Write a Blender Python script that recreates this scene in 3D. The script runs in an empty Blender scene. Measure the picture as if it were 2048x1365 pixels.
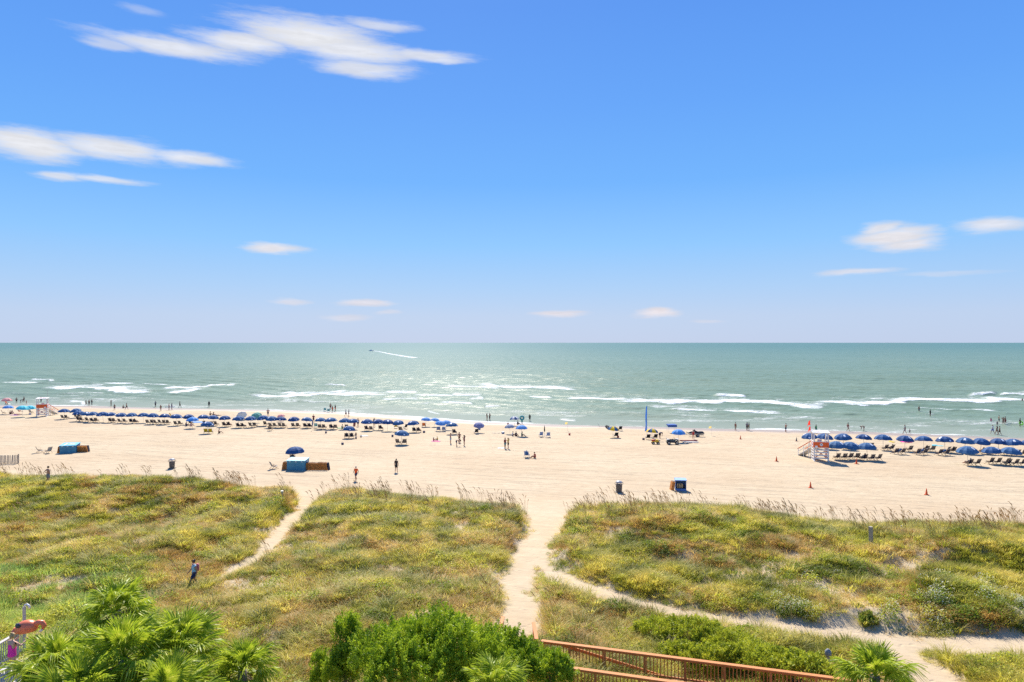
import bpy, bmesh, math, random
import numpy as np
from mathutils import Vector, Matrix, Euler

random.seed(7)
rng = np.random.default_rng(11)
R = math.radians
scene = bpy.context.scene
col = scene.collection

# ------------------------------------------------------------------ camera
F, CX, HY, CAMZ = 1365.0, 1024.0, 685.0, 16.5      # focal length / horizon of the 2048 px photograph, eye height
cam_d = bpy.data.cameras.new('camera')
cam_d.sensor_width = 36.0
cam_d.lens = 36.0 * F / 2048.0
cam_d.clip_start = 0.5
cam_d.clip_end = 60000.0
cam_d.shift_y = (HY - 682.5) / 2048.0
cam = bpy.data.objects.new('camera', cam_d)
cam.location = (0, 0, CAMZ)
cam.rotation_euler = (R(90), 0, 0)
col.objects.link(cam)
scene.camera = cam

# ------------------------------------------------------------------ sun and exposure
SUN_AZ, SUN_EL = R(-8.0), R(43.0)                  # azimuth from +Y (towards the sea), clockwise
sun_vec = Vector((math.sin(SUN_AZ) * math.cos(SUN_EL), math.cos(SUN_AZ) * math.cos(SUN_EL), math.sin(SUN_EL)))
sun_d = bpy.data.lights.new('sun', 'SUN')
sun_d.energy = 5.0
sun_d.angle = R(0.53)
sun_d.color = (1.0, 0.93, 0.82)
sun = bpy.data.objects.new('sun', sun_d)
sun.rotation_euler = sun_vec.to_track_quat('Z', 'Y').to_euler()
col.objects.link(sun)
vs = scene.view_settings
vs.view_transform = 'Standard'
vs.look = 'None'
vs.gamma = 1.0
vs.exposure = 0.82
vs.use_curve_mapping = False
EXPK = 2.0 ** vs.exposure
scene.cycles.max_bounces = 8
scene.cycles.diffuse_bounces = 3
scene.cycles.glossy_bounces = 3
scene.cycles.transmission_bounces = 4
scene.cycles.transparent_max_bounces = 8
scene.cycles.sample_clamp_indirect = 4.0
scene.cycles.use_denoising = False


def lin(r, g, b):
    out = []
    for c in (r, g, b):
        c /= 255.0
        out.append(c / 12.92 if c <= 0.04045 else ((c + 0.055) / 1.055) ** 2.4)
    return tuple(out)


# ------------------------------------------------------------------ sky
world = bpy.data.worlds.new('World')
scene.world = world
world.use_nodes = True
nt = world.node_tree
nt.nodes.clear()


class G:
    """Small node-graph helper."""
    def __init__(s, t):
        s.t = t

    def n(s, typ, **kw):
        nd = s.t.nodes.new(typ)
        for k, v in kw.items():
            setattr(nd, k, v)
        return nd

    def sock(s, nd, key, val):
        if hasattr(val, 'is_output') or isinstance(val, bpy.types.NodeSocket):
            s.t.links.new(val, nd.inputs[key])
        elif val is not None:
            nd.inputs[key].default_value = val

    def math(s, op, a, b=None, c=None, clamp=False):
        nd = s.n('ShaderNodeMath', operation=op)
        nd.use_clamp = clamp
        s.sock(nd, 0, a)
        if b is not None:
            s.sock(nd, 1, b)
        if c is not None:
            s.sock(nd, 2, c)
        return nd.outputs[0]

    def vmath(s, op, a, b=None, scale=None):
        nd = s.n('ShaderNodeVectorMath', operation=op)
        s.sock(nd, 0, a)
        if b is not None:
            s.sock(nd, 1, b)
        if scale is not None:
            s.sock(nd, 'Scale', scale)
        return nd.outputs['Value'] if op in ('LENGTH', 'DOT_PRODUCT') else nd.outputs[0]

    def mapr(s, v, a, b, c=0.0, d=1.0, smooth=True):
        nd = s.n('ShaderNodeMapRange')
        nd.interpolation_type = 'SMOOTHSTEP' if smooth else 'LINEAR'
        s.sock(nd, 0, v)
        for i, x in enumerate((a, b, c, d)):
            s.sock(nd, i + 1, x)
        return nd.outputs[0]

    def noise(s, vec, scale, detail=4.0, rough=0.55, dist=0.0, out='Fac'):
        nd = s.n('ShaderNodeTexNoise')
        s.sock(nd, 'Vector', vec)
        nd.inputs['Scale'].default_value = scale
        nd.inputs['Detail'].default_value = detail
        nd.inputs['Roughness'].default_value = rough
        nd.inputs['Distortion'].default_value = dist
        return nd.outputs[out]

    def mix(s, f, a, b):
        nd = s.n('ShaderNodeMix', data_type='RGBA')
        s.sock(nd, 0, f)
        s.sock(nd, 6, a if not isinstance(a, tuple) else (*a[:3], 1))
        s.sock(nd, 7, b if not isinstance(b, tuple) else (*b[:3], 1))
        return nd.outputs[2]

    def ramp(s, f, stops, interp='LINEAR'):
        nd = s.n('ShaderNodeValToRGB')
        cr = nd.color_ramp
        cr.interpolation = interp
        while len(cr.elements) < len(stops):
            cr.elements.new(0.5)
        for e, (p, c) in zip(cr.elements, stops):
            e.position = p
            e.color = (*c[:3], 1)
        s.sock(nd, 0, f)
        return nd.outputs[0]

    def attr(s, name, typ='GEOMETRY', out='Fac'):
        nd = s.n('ShaderNodeAttribute', attribute_type=typ, attribute_name=name)
        return nd.outputs[out]

    def pos(s):
        return s.n('ShaderNodeNewGeometry').outputs['Position']


g = G(nt)
tc = g.n('ShaderNodeTexCoord').outputs['Generated']
sep = g.n('ShaderNodeSeparateXYZ')
nt.links.new(tc, sep.inputs[0])
el = g.math('ARCSINE', sep.outputs[2])
az = g.math('ARCTAN2', sep.outputs[0], sep.outputs[1])
skyc = lambda r, gg, b: tuple(c / EXPK for c in lin(r, gg, b))
SK = [(0.0, (190, 207, 237)), (2.2, (187, 208, 240)), (4.5, (170, 206, 247)), (8.0, (141, 199, 255)), (13.0, (110, 179, 254)),
      (19.0, (98, 165, 250)), (26.0, (88, 152, 243)), (45.0, (76, 134, 226)), (90.0, (64, 116, 206))]
grad = g.ramp(g.math('DIVIDE', el, R(90)), [(d / 90.0, skyc(*c)) for d, c in SK])
nish = g.n('ShaderNodeTexSky', sky_type='NISHITA', sun_disc=False, sun_elevation=SUN_EL, sun_rotation=SUN_AZ % (2 * math.pi),
           altitude=10.0, air_density=1.0, dust_density=0.4, ozone_density=1.5).outputs[0]
nish_s = g.vmath('SCALE', nish, scale=0.07)
sky_rgb = g.mix(0.06, grad, nish_s)
# clouds: wind-drawn streaks, placed by azimuth and elevation all round the sky
comb = g.n('ShaderNodeCombineXYZ')
nt.links.new(az, comb.inputs[0])
nt.links.new(el, comb.inputs[1])
P = comb.outputs[0]
stretched = g.vmath('MULTIPLY', P, (6.0, 26.0, 1.0))
warp = g.noise(stretched, 1.0, 5.0, 0.6, 0.0, 'Color')
warp = g.vmath('SUBTRACT', warp, (0.5, 0.5, 0.5))
fine = g.noise(g.vmath('MULTIPLY', P, (16.0, 110.0, 1.0)), 1.0, 7.0, 0.68)
P2 = g.vmath('ADD', P, g.vmath('MULTIPLY', warp, (0.085, 0.022, 0.0)))
# (px, py, half width, half height, opacity) as read on the photograph
CL = [(330, 84, 215, 20, .90), (600, 62, 190, 42, 1.0), (690, 92, 165, 30, .95), (830, 100, 125, 15, .85), (720, 132, 120, 20, .85),
      (740, 38, 90, 12, .7), (190, 76, 80, 14, .6), (470, 78, 130, 22, .95), (860, 108, 80, 9, .8), (1740, 452, 60, 14, .9), (40, 282, 150, 34, 1.0), (220, 292, 170, 26, .95), (370, 312, 115, 18, .9),
      (110, 346, 70, 14, .8), (200, 354, 110, 10, .75), (535, 492, 85, 11, .95), (1765, 470, 115, 24, 1.0), (1800, 486, 100, 15, .95),
      (1975, 450, 95, 19, .85), (1690, 546, 110, 9, .7), (570, 604, 46, 8, .6), (708, 607, 66, 9, .8), (680, 634, 64, 8, .5), (1105, 627, 72, 9, .85),
      (1293, 626, 56, 12, 1.0), (270, 12, 60, 8, .3), (1880, 548, 120, 6, .3), (1390, 642, 40, 5, .35), (755, 625, 30, 5, .45)]
cloud = None
lobes = []
for (px, py, hw, hh, op) in CL:
    px, py = px + 16, py + (9 if py < 400 else 2)
    a = math.atan((px - CX) / F)
    e = math.atan((HY - py) / F * math.cos(a))
    lobes.append((a, e, .93 * hw / F * math.cos(a) ** 2, .9 * hh / F * math.cos(a), op))
for k in range(12):
    a = R(55 + 250 * (k + random.random() * 0.7) / 12.0)
    if a > math.pi:
        a -= 2 * math.pi
    lobes.append((a, R(random.uniform(6, 34)), random.uniform(.05, .15), random.uniform(.008, .022), random.uniform(.5, 1)))
for (a, e, ra, re, op) in lobes:
    q = g.vmath('MULTIPLY', g.vmath('SUBTRACT', P2, (a, e, 0)), (1 / (ra * 1.25), 1 / (re * 1.35), 0))
    m = g.mapr(g.math('ADD', g.vmath('LENGTH', q), g.math('MULTIPLY', fine, 0.85)), 1.36, 0.62, 0.0, op)
    cloud = m if cloud is None else g.math('MAXIMUM', cloud, m)
cshade = g.mapr(fine, .35, .7, .86, 1.0)
cl_rgb = g.mix(g.mapr(el, 0.02, 0.22), skyc(240, 234, 240), skyc(240, 242, 248))
cl_rgb = g.vmath('SCALE', cl_rgb, scale=cshade)
sky_rgb = g.mix(cloud, sky_rgb, cl_rgb)
bg = g.n('ShaderNodeBackground')
nt.links.new(sky_rgb, bg.inputs[0])
bg.inputs[1].default_value = 1.0
wout = g.n('ShaderNodeOutputWorld')
nt.links.new(bg.outputs[0], wout.inputs[0])

# ------------------------------------------------------------------ noise and terrain functions


def _h(ix, iy, seed):
    n = (ix.astype(np.int64) * 374761393 + iy.astype(np.int64) * 668265263 + seed * 982451653) & 0x7fffffff
    n = ((n ^ (n >> 13)) * 1274126177) & 0x7fffffff
    n = (n ^ (n >> 16)) & 0xffff
    return n / 65535.0


def vnoise(x, y, seed=0):
    x = np.asarray(x, float); y = np.asarray(y, float)
    ix, iy = np.floor(x), np.floor(y)
    fx, fy = x - ix, y - iy
    fx = fx * fx * (3 - 2 * fx); fy = fy * fy * (3 - 2 * fy)
    a, b = _h(ix, iy, seed), _h(ix + 1, iy, seed)
    c, d = _h(ix, iy + 1, seed), _h(ix + 1, iy + 1, seed)
    return (a * (1 - fx) + b * fx) * (1 - fy) + (c * (1 - fx) + d * fx) * fy


def fbm(x, y, seed=0, octv=4):
    s, a, t = 0.0, 0.5, 0.0
    for o in range(octv):
        s = s + a * vnoise(np.asarray(x) * 2 ** o + 17.3 * o, np.asarray(y) * 2 ** o - 9.1 * o, seed + o)
        t += a; a *= 0.5
    return s / t


def sstep(x, a, b):
    t = np.clip((np.asarray(x, float) - a) / (b - a), 0, 1)
    return t * t * (3 - 2 * t)


SEA_Z = -1.4
SKEW = 0.27                                          # the shore runs at a slant to the view


def flat_at(px, py, z):
    d = F * (CAMZ - z) / (py - HY)
    return (px - CX) / F * d, d


_wl = [(-300, 806), (0, 811), (160, 812), (300, 816), (420, 818), (600, 822), (700, 826), (800, 832), (900, 840), (1000, 846), (1100, 849),
       (1200, 852), (1300, 854), (1400, 857), (1500, 859), (1600, 861), (1700, 863), (1800, 867), (1900, 871), (2048, 877), (2300, 885)]
_wx, _ws = [], []
for p_ in _wl:
    x_, y_ = flat_at(p_[0], p_[1], SEA_Z)
    _wx.append(x_); _ws.append(y_ + SKEW * x_)


def shore_u(x, y):
    return y + SKEW * x - np.interp(x, _wx, _ws)


def path_z(s):
    return np.interp(s, [10, 30, 40, 48, 57, 66, 74], [1.9, 1.5, 1.35, 1.2, .85, .4, .05])


def on_path(px, py):
    z = 1.0
    for _ in range(25):
        x, y = flat_at(px, py, z)
        z = float(path_z(y + SKEW * x))
    return x, y


PATHS = []                                           # (points, half widths)
for pts in ([(1100, 992, 3.4), (1092, 1020, 1.7), (1088, 1060, 1.25), (1066, 1105, 1.35), (1046, 1150, 1.2), (1036, 1195, .85), (1034, 1240, .7), (1030, 1275, .7)],
            [(1075, 1125, 1.0), (1130, 1165, 1.0), (1220, 1195, .8), (1320, 1218, .7), (1480, 1248, .7), (1640, 1272, .95), (1800, 1288, 1.35), (1920, 1294, 1.3), (2070, 1296, 1.2), (2200, 1296, 1.2)],
            [(1760, 1288, 1.1), (1840, 1330, 1.2), (1890, 1380, 1.3)],
            [(640, 985, 1.6), (608, 1018, .75), (575, 1052, .55), (540, 1090, .55), (505, 1122, .5), (440, 1158, .30), (388, 1178, .12), (300, 1196, .08), (180, 1206, .08), (60, 1230, .2)]):
    PATHS.append(([on_path(a, b) for a, b, _ in pts], [w for _, _, w in pts]))


def path_dist(x, y):
    """signed distance to the nearest sand path's edge (negative on the path)"""
    x = np.asarray(x, float); y = np.asarray(y, float)
    best = np.full(np.broadcast(x, y).shape, 1e9)
    for pts, ws in PATHS:
        for (a, b, wa, wb) in zip(pts[:-1], pts[1:], ws[:-1], ws[1:]):
            dx, dy = b[0] - a[0], b[1] - a[1]
            t = np.clip(((x - a[0]) * dx + (y - a[1]) * dy) / (dx * dx + dy * dy), 0, 1)
            d = np.hypot(x - a[0] - t * dx, y - a[1] - t * dy) - (wa + (wb - wa) * t)
            best = np.minimum(best, d)
    return best


def dune_s(x, y):
    s = y + SKEW * x
    return s + 3.2 * (fbm(x / 14.0, y / 14.0, 5, 3) - .5) * 2.0


def ground(x, y):
    x = np.asarray(x, float); y = np.asarray(y, float)
    u = shore_u(x, y)
    beach = np.interp(u, [-95, -60, -38, -12, 0, 12, 30, 80, 400], [.10, .0, -.18, -.95, -1.4, -1.62, -2.0, -3.2, -7.0])
    s = y + SKEW * x
    sd = dune_s(x, y)
    ridge = 2.0 + .75 * sstep(x, 2, 12) + .55 * sstep(-x, 12, 30)
    dune = np.interp(sd, [0, 26, 38, 47, 54], [2.0, 1.9, 1.75, 1.75, 0.0]) + ridge * np.interp(sd, [47, 54, 58, 63, 67.5, 71], [0.0, .94, 1.0, .66, .16, 0.0])
    dune = dune + .8 * sstep(-x, 12, 18) * sstep(-y, -36, -29)
    veg = 1 - sstep(sd, 60, 67)
    hum = (fbm(x / 6.5, y / 6.5, 21, 3) - .5) * 1.5 + (fbm(x / 2.2, y / 2.2, 33, 2) - .5) * .62 + (vnoise(x / 1.0, y / 1.0, 39) - .5) * .22
    pd = path_dist(x, y)
    dune = dune + hum * veg * (.35 + .65 * sstep(pd, .5, 3.5))
    pm = 1 - sstep(pd, 0.0, 1.5)
    z = dune * (1 - pm) + path_z(s) * pm * (1 - sstep(s, 70, 76))
    land = 1 - sstep(s, 70, 76)
    churn = (fbm(x / .9, y / .9, 44, 3) - .5) * .10 * (1 - sstep(u, -14, -4))
    rough = sstep(vnoise(x / 9.0, y / 5.0, 61), .35, .8) * sstep(u, -34, -26) * (1 - sstep(u, -16, -9))
    churn = churn + (fbm(x / .55, y / .55, 77, 2) - .5) * .30 * rough
    return np.where(s < 76, z * land + beach * (1 - land), beach) + churn


def at(px, py, dz=0.0):
    """where the sight line through a spot of the photograph meets the ground (raised by dz)"""
    d, step = 15.0, 1.0
    k = (py - HY) / F
    while d < 700:
        x = (px - CX) / F * d
        if CAMZ - k * d <= float(ground(x, d)) + dz:
            break
        d += step
    lo, hi = d - step, d
    for _ in range(24):
        m = (lo + hi) / 2
        if CAMZ - k * m <= float(ground((px - CX) / F * m, m)) + dz:
            hi = m
        else:
            lo = m
    x = (px - CX) / F * hi
    return Vector((x, hi, float(ground(x, hi))))


# ------------------------------------------------------------------ mesh helpers


class MB:
    def __init__(s):
        s.v, s.f, s.m = [], [], []

    def add(s, vs_, fs, mi=0):
        o = len(s.v)
        s.v += [tuple(p) for p in vs_]
        s.f += [tuple(i + o for i in f) for f in fs]
        s.m += [mi] * len(fs)
        return s

    def hexa(s, p, mi=0):
        return s.add(p, [(0, 3, 2, 1), (4, 5, 6, 7), (0, 1, 5, 4), (1, 2, 6, 5), (2, 3, 7, 6), (3, 0, 4, 7)], mi)

    def box(s, c, d, mi=0, rz=0.0, rx=0.0):
        M = Matrix.Translation(c) @ Matrix.Rotation(rz, 4, 'Z') @ Matrix.Rotation(rx, 4, 'X')
        a, b, e = d[0] / 2, d[1] / 2, d[2] / 2
        return s.hexa([M @ Vector(p) for p in ((-a, -b, -e), (a, -b, -e), (a, b, -e), (-a, b, -e), (-a, -b, e), (a, -b, e), (a, b, e), (-a, b, e))], mi)

    def beam(s, p, q, w, h, mi=0):
        p, q = Vector(p), Vector(q)
        d = (q - p).normalized()
        side = d.cross(Vector((0, 0, 1)))
        side = Vector((1, 0, 0)) if side.length < 1e-4 else side.normalized()
        up = side.cross(d)
        a, b = side * w / 2, up * h / 2
        return s.hexa([p - a - b, p + a - b, q + a - b, q - a - b, p - a + b, p + a + b, q + a + b, q - a + b], mi)

    def tube(s, pts, rad, n=6, mi=0, cap=True):
        pts = [Vector(p) for p in pts]
        if not hasattr(rad, '__len__'):
            rad = [rad] * len(pts)
        rings = []
        ref = None
        for i, p in enumerate(pts):
            d = (pts[min(i + 1, len(pts) - 1)] - pts[max(i - 1, 0)]).normalized()
            if ref is None:
                ref = d.orthogonal().normalized()
            a = (ref - d * ref.dot(d)).normalized()
            ref = a
            b = d.cross(a)
            rings.append([p + (a * math.cos(2 * math.pi * k / n) + b * math.sin(2 * math.pi * k / n)) * rad[i] for k in range(n)])
        vs_ = [q for r in rings for q in r]
        fs = []
        for i in range(len(pts) - 1):
            for k in range(n):
                fs.append((i * n + k, i * n + (k + 1) % n, (i + 1) * n + (k + 1) % n, (i + 1) * n + k))
        if cap:
            fs.append(tuple(range(n - 1, -1, -1)))
            fs.append(tuple((len(pts) - 1) * n + k for k in range(n)))
        return s.add(vs_, fs, mi)

    def lathe(s, prof, n=16, c=(0, 0, 0), mi=0, M=None):
        vs_, fs = [], []
        for r, z in prof:
            for k in range(n):
                t = 2 * math.pi * k / n
                q = Vector((r * math.cos(t), r * math.sin(t), z))
                if M is not None:
                    q = M @ q
                vs_.append(q + Vector(c))
        for i in range(len(prof) - 1):
            for k in range(n):
                fs.append((i * n + k, i * n + (k + 1) % n, (i + 1) * n + (k + 1) % n, (i + 1) * n + k))
        fs.append(tuple(range(n - 1, -1, -1)))
        fs.append(tuple((len(prof) - 1) * n + k for k in range(n)))
        return s.add(vs_, fs, mi)

    def loft(s, rings, mi=0, cap=True):
        n = len(rings[0])
        vs_ = [q for r in rings for q in r]
        fs = []
        for i in range(len(rings) - 1):
            for k in range(n):
                fs.append((i * n + k, i * n + (k + 1) % n, (i + 1) * n + (k + 1) % n, (i + 1) * n + k))
        if cap:
            fs.append(tuple(range(n - 1, -1, -1)))
            fs.append(tuple((len(rings) - 1) * n + k for k in range(n)))
        return s.add(vs_, fs, mi)

    def mesh(s, name, mats, smooth=False):
        me = bpy.data.meshes.new(name)
        me.from_pydata(s.v, [], s.f)
        for m in (mats if isinstance(mats, (list, tuple)) else [mats]):
            me.materials.append(m)
        me.polygons.foreach_set('material_index', s.m)
        if smooth:
            me.polygons.foreach_set('use_smooth', [True] * len(s.f))
        me.update()
        return me


def np_mesh(name, verts, faces, mats, smooth=False, mi=None):
    """faces: (n,3) or (n,4) int array"""
    me = bpy.data.meshes.new(name)
    nv, nf, k = len(verts), len(faces), faces.shape[1]
    me.vertices.add(nv)
    me.vertices.foreach_set('co', np.asarray(verts, np.float32).ravel())
    me.loops.add(nf * k)
    me.loops.foreach_set('vertex_index', faces.astype(np.int32).ravel())
    me.polygons.add(nf)
    me.polygons.foreach_set('loop_start', np.arange(0, nf * k, k, dtype=np.int32))
    me.polygons.foreach_set('loop_total', np.full(nf, k, np.int32))
    for m in (mats if isinstance(mats, (list, tuple)) else [mats]):
        me.materials.append(m)
    if mi is not None:
        me.polygons.foreach_set('material_index', np.asarray(mi, np.int32))
    me.polygons.foreach_set('use_smooth', np.full(nf, smooth))
    me.update(calc_edges=True)
    me.validate()
    return me


def link(name, data, parent=None, loc=(0, 0, 0), rot=(0, 0, 0), sc=1.0, mat=None):
    o = bpy.data.objects.new(name, data)
    col.objects.link(o)
    o.location = loc
    o.rotation_euler = rot
    o.scale = sc if hasattr(sc, '__len__') else (sc, sc, sc)
    if parent is not None:
        o.parent = parent
    if mat is not None:
        o.material_slots[0].link = 'OBJECT'
        o.material_slots[0].material = mat
    return o


def tag(o, label=None, cat=None, group=None, kind=None):
    for k, v in (('label', label), ('category', cat), ('group', group), ('kind', kind)):
        if v:
            o[k] = v
    return o


def thing(name, parts, loc, rz=0.0, sc=1.0, label=None, cat=None, group=None, mats=None, rot=None):
    """an Empty at the thing's base with its parts; parts = (name, mesh[, sub-parts]); mats overrides a part's material"""
    mats = mats or {}
    r = link(name, None, None, loc, rot or (0, 0, rz), sc)
    r.empty_display_size = 0.2
    tag(r, label, cat, group)
    for p in parts:
        o = link(p[0], p[1], r, mat=mats.get(p[0]))
        for q in (p[2] if len(p) > 2 else ()):
            link(q[0], q[1], o, mat=mats.get(q[0]))
    return r


# ------------------------------------------------------------------ materials
MATS = {}


def principled(name):
    m = bpy.data.materials.new(name)
    m.use_nodes = True
    t = m.node_tree
    b = t.nodes['Principled BSDF']
    return m, G(t), b


def mat(name, c, rough=0.6, var=0.12, scale=6.0, metal=0.0, bump=0.0, spec=0.4):
    """painted / plain surface: base colour with a little mottling, wear and relief"""
    if name in MATS:
        return MATS[name]
    m, gg, b = principled(name)
    P_ = gg.n('ShaderNodeTexCoord').outputs['Object']
    n1 = gg.noise(P_, scale, 5, .6)
    lo = tuple(x * (1 - var) for x in c)
    hi = tuple(min(1, x * (1 + var)) for x in c)
    gg.t.links.new(gg.ramp(n1, [(.3, lo), (.7, hi)]), b.inputs['Base Color'])
    b.inputs['Roughness'].default_value = rough
    b.inputs['Metallic'].default_value = metal
    b.inputs['Specular IOR Level'].default_value = spec
    if bump:
        bn = gg.n('ShaderNodeBump')
        bn.inputs['Strength'].default_value = bump
        bn.inputs['Distance'].default_value = .02
        gg.t.links.new(gg.noise(P_, scale * 6, 4, .6), bn.inputs['Height'])
        gg.t.links.new(bn.outputs[0], b.inputs['Normal'])
    MATS[name] = m
    return m


def cloth(name, c, trans=0.25, var=.10):
    """fabric that lets some light through"""
    if name in MATS:
        return MATS[name]
    m, gg, b = principled(name)
    P_ = gg.n('ShaderNodeTexCoord').outputs['Object']
    colr = gg.ramp(gg.noise(P_, 3.0, 4, .6), [(.3, tuple(x * (1 - var) for x in c)), (.7, tuple(min(1, x * (1 + var)) for x in c))])
    gg.t.links.new(colr, b.inputs['Base Color'])
    b.inputs['Roughness'].default_value = .75
    b.inputs['Specular IOR Level'].default_value = .25
    tr = gg.n('ShaderNodeBsdfTranslucent')
    gg.t.links.new(colr, tr.inputs[0])
    mx = gg.n('ShaderNodeMixShader')
    mx.inputs[0].default_value = trans
    gg.t.links.new(b.outputs[0], mx.inputs[1])
    gg.t.links.new(tr.outputs[0], mx.inputs[2])
    gg.t.links.new(mx.outputs[0], gg.t.nodes['Material Output'].inputs[0])
    MATS[name] = m
    return m


def leaf_mat(name, stops, trans=.45, rough=.55, spec=.3, inst=True, pscale=1.2, tip=None):
    """foliage: colour by the plant's own tint (or by place) with light passing through the blades"""
    m, gg, b = principled(name)
    if inst:
        f = gg.attr('tint', 'INSTANCER')
    else:
        f = gg.mapr(gg.noise(gg.pos(), pscale, 4, .6), .25, .75, 0, 1, False)
    colr = gg.ramp(f, stops)
    if tip:                                            # blades dry out towards their tips
        oz = gg.n('ShaderNodeSeparateXYZ')
        gg.t.links.new(gg.n('ShaderNodeTexCoord').outputs['Object'], oz.inputs[0])
        colr = gg.mix(gg.math('MULTIPLY', gg.mapr(oz.outputs[2], tip[0], tip[1]), tip[2]), colr, (.78, .66, .30))
    gg.t.links.new(colr, b.inputs['Base Color'])
    b.inputs['Roughness'].default_value = rough
    b.inputs['Specular IOR Level'].default_value = spec
    tr = gg.n('ShaderNodeBsdfTranslucent')
    gg.t.links.new(colr, tr.inputs[0])
    mx = gg.n('ShaderNodeMixShader')
    mx.inputs[0].default_value = trans
    gg.t.links.new(b.outputs[0], mx.inputs[1])
    gg.t.links.new(tr.outputs[0], mx.inputs[2])
    gg.t.links.new(mx.outputs[0], gg.t.nodes['Material Output'].inputs[0])
    MATS[name] = m
    return m


def wood_mat(name, c, var=.25, rough=.7):
    m, gg, b = principled(name)
    P_ = gg.n('ShaderNodeTexCoord').outputs['Object']
    n1 = gg.noise(gg.vmath('MULTIPLY', P_, (3, 3, 3)), 2.0, 6, .65, 1.5)
    rnd = gg.n('ShaderNodeObjectInfo').outputs['Random']
    f = gg.math('ADD', gg.math('MULTIPLY', n1, .7), gg.math('MULTIPLY', rnd, .3))
    gg.t.links.new(gg.ramp(f, [(.2, tuple(x * (1 - var) for x in c)), (.8, tuple(x * (1 + var) for x in c))]), b.inputs['Base Color'])
    b.inputs['Roughness'].default_value = rough
    b.inputs['Specular IOR Level'].default_value = .3
    bn = gg.n('ShaderNodeBump')
    bn.inputs['Strength'].default_value = .3
    bn.inputs['Distance'].default_value = .01
    gg.t.links.new(gg.noise(P_, 40, 4, .6), bn.inputs['Height'])
    gg.t.links.new(bn.outputs[0], b.inputs['Normal'])
    MATS[name] = m
    return m

# ------------------------------------------------------------------ the ground: dunes, paths and beach in one sheet
def axis(lo, hi, fine_lo, fine_hi, step, grow=1.12):
    a = list(np.arange(fine_lo, fine_hi + step / 2, step))
    st = step
    while a[-1] < hi:
        st *= grow
        a.append(a[-1] + st)
    st = step
    while a[0] > lo:
        st *= grow
        a.insert(0, a[0] - st)
    return np.array(a)


gx = axis(-900, 900, -62, 62, .42)
gy = axis(-60, 420, 14, 172, .42)
X, Y = np.meshgrid(gx, gy)
Z = ground(X, Y)
nx, ny = len(gx), len(gy)
idx = np.arange(nx * ny).reshape(ny, nx)
faces = np.stack([idx[:-1, :-1], idx[:-1, 1:], idx[1:, 1:], idx[1:, :-1]], -1).reshape(-1, 4)
U = shore_u(X, Y)
SD = dune_s(X, Y)
PD = path_dist(X, Y)


def veg_density(x, y, sd=None, pd=None):
    sd = dune_s(x, y) if sd is None else sd
    pd = path_dist(x, y) if pd is None else pd
    n = fbm(x / 2.6, y / 2.6, 91, 3)
    n2 = fbm(x / .9, y / .9, 191, 2)
    d = (1 - sstep(sd + 6.0 * (n - .5) + 2.5 * (n2 - .5), 61.5, 65.5)) * sstep(pd + 1.9 * (n - .5) + 1.1 * (n2 - .5), -.1, .45)
    bare = sstep(fbm(x / 4.0, y / 2.6, 57, 3), .61, .69)
    return d * (1 - .75 * bare)


VEG = veg_density(X, Y, SD, PD)
m_sand, gg, b = principled('sand')
pos = gg.pos()
sx = gg.n('ShaderNodeSeparateXYZ')
gg.t.links.new(pos, sx.inputs[0])
s_ax = gg.math('ADD', sx.outputs[1], gg.math('MULTIPLY', sx.outputs[0], SKEW))
cb = gg.n('ShaderNodeCombineXYZ')
gg.t.links.new(gg.math('MULTIPLY', sx.outputs[0], .018), cb.inputs[0])
gg.t.links.new(gg.math('MULTIPLY', s_ax, .42), cb.inputs[1])
rake = gg.noise(cb.outputs[0], 1.0, 3, .55)
beachy = gg.mapr(s_ax, 70, 77)
line = gg.mapr(gg.math('ABSOLUTE', gg.math('SUBTRACT', rake, .5)), .0, .012, 1.0, 0.0)
line = gg.math('MULTIPLY', line, beachy)
rake2 = gg.noise(gg.vmath('MULTIPLY', cb.outputs[0], (1.6, 4.0, 1.0)), 1.0, 4, .6)
broad = gg.noise(pos, .06, 4, .6)
mid = gg.noise(pos, .9, 5, .65)
speck = gg.noise(pos, 3.5, 4, .7)
dry = gg.mix(gg.mapr(broad, .35, .65), (.490, .378, .242), (.525, .425, .282))
dry = gg.mix(gg.mapr(mid, .38, .72), gg.vmath('MULTIPLY', dry, (.90, .885, .86)), dry)
dry = gg.mix(gg.math('MULTIPLY', gg.mapr(speck, .62, .74), .35), dry, (.29, .22, .14))
dry = gg.mix(gg.math('MULTIPLY', line, .50), dry, (.28, .215, .15))
dry = gg.mix(gg.math('MULTIPLY', gg.mapr(rake2, .50, .72), .34), dry, (.37, .285, .19))
cb2 = gg.n('ShaderNodeCombineXYZ')
gg.t.links.new(gg.math('MULTIPLY', gg.math('ADD', sx.outputs[0], gg.math('MULTIPLY', s_ax, .12)), .30), cb2.inputs[0])
gg.t.links.new(gg.math('MULTIPLY', s_ax, .022), cb2.inputs[1])
trail = gg.mapr(gg.math('ABSOLUTE', gg.math('SUBTRACT', gg.noise(cb2.outputs[0], 1.0, 3, .5), .5)), .0, .014, 1.0, 0.0)
trail = gg.math('MULTIPLY', gg.math('MULTIPLY', trail, beachy), gg.mapr(broad, .45, .6))
dry = gg.mix(gg.math('MULTIPLY', trail, .28), dry, (.34, .26, .17))
dots = gg.mapr(gg.noise(pos, 1.9, 2, .5), .60, .68)
dry = gg.mix(gg.math('MULTIPLY', gg.math('MULTIPLY', dots, beachy), .26), dry, (.33, .25, .16))
veg = gg.attr('veg')
soil = gg.mix(gg.mapr(gg.noise(pos, 1.6, 5, .7), .35, .65), (.24, .20, .08), (.42, .34, .20))
base = gg.mix(veg, dry, soil)
wet = gg.attr('wet')
base = gg.mix(wet, base, (.355, .262, .180))
gg.t.links.new(base, b.inputs['Base Color'])
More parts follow.
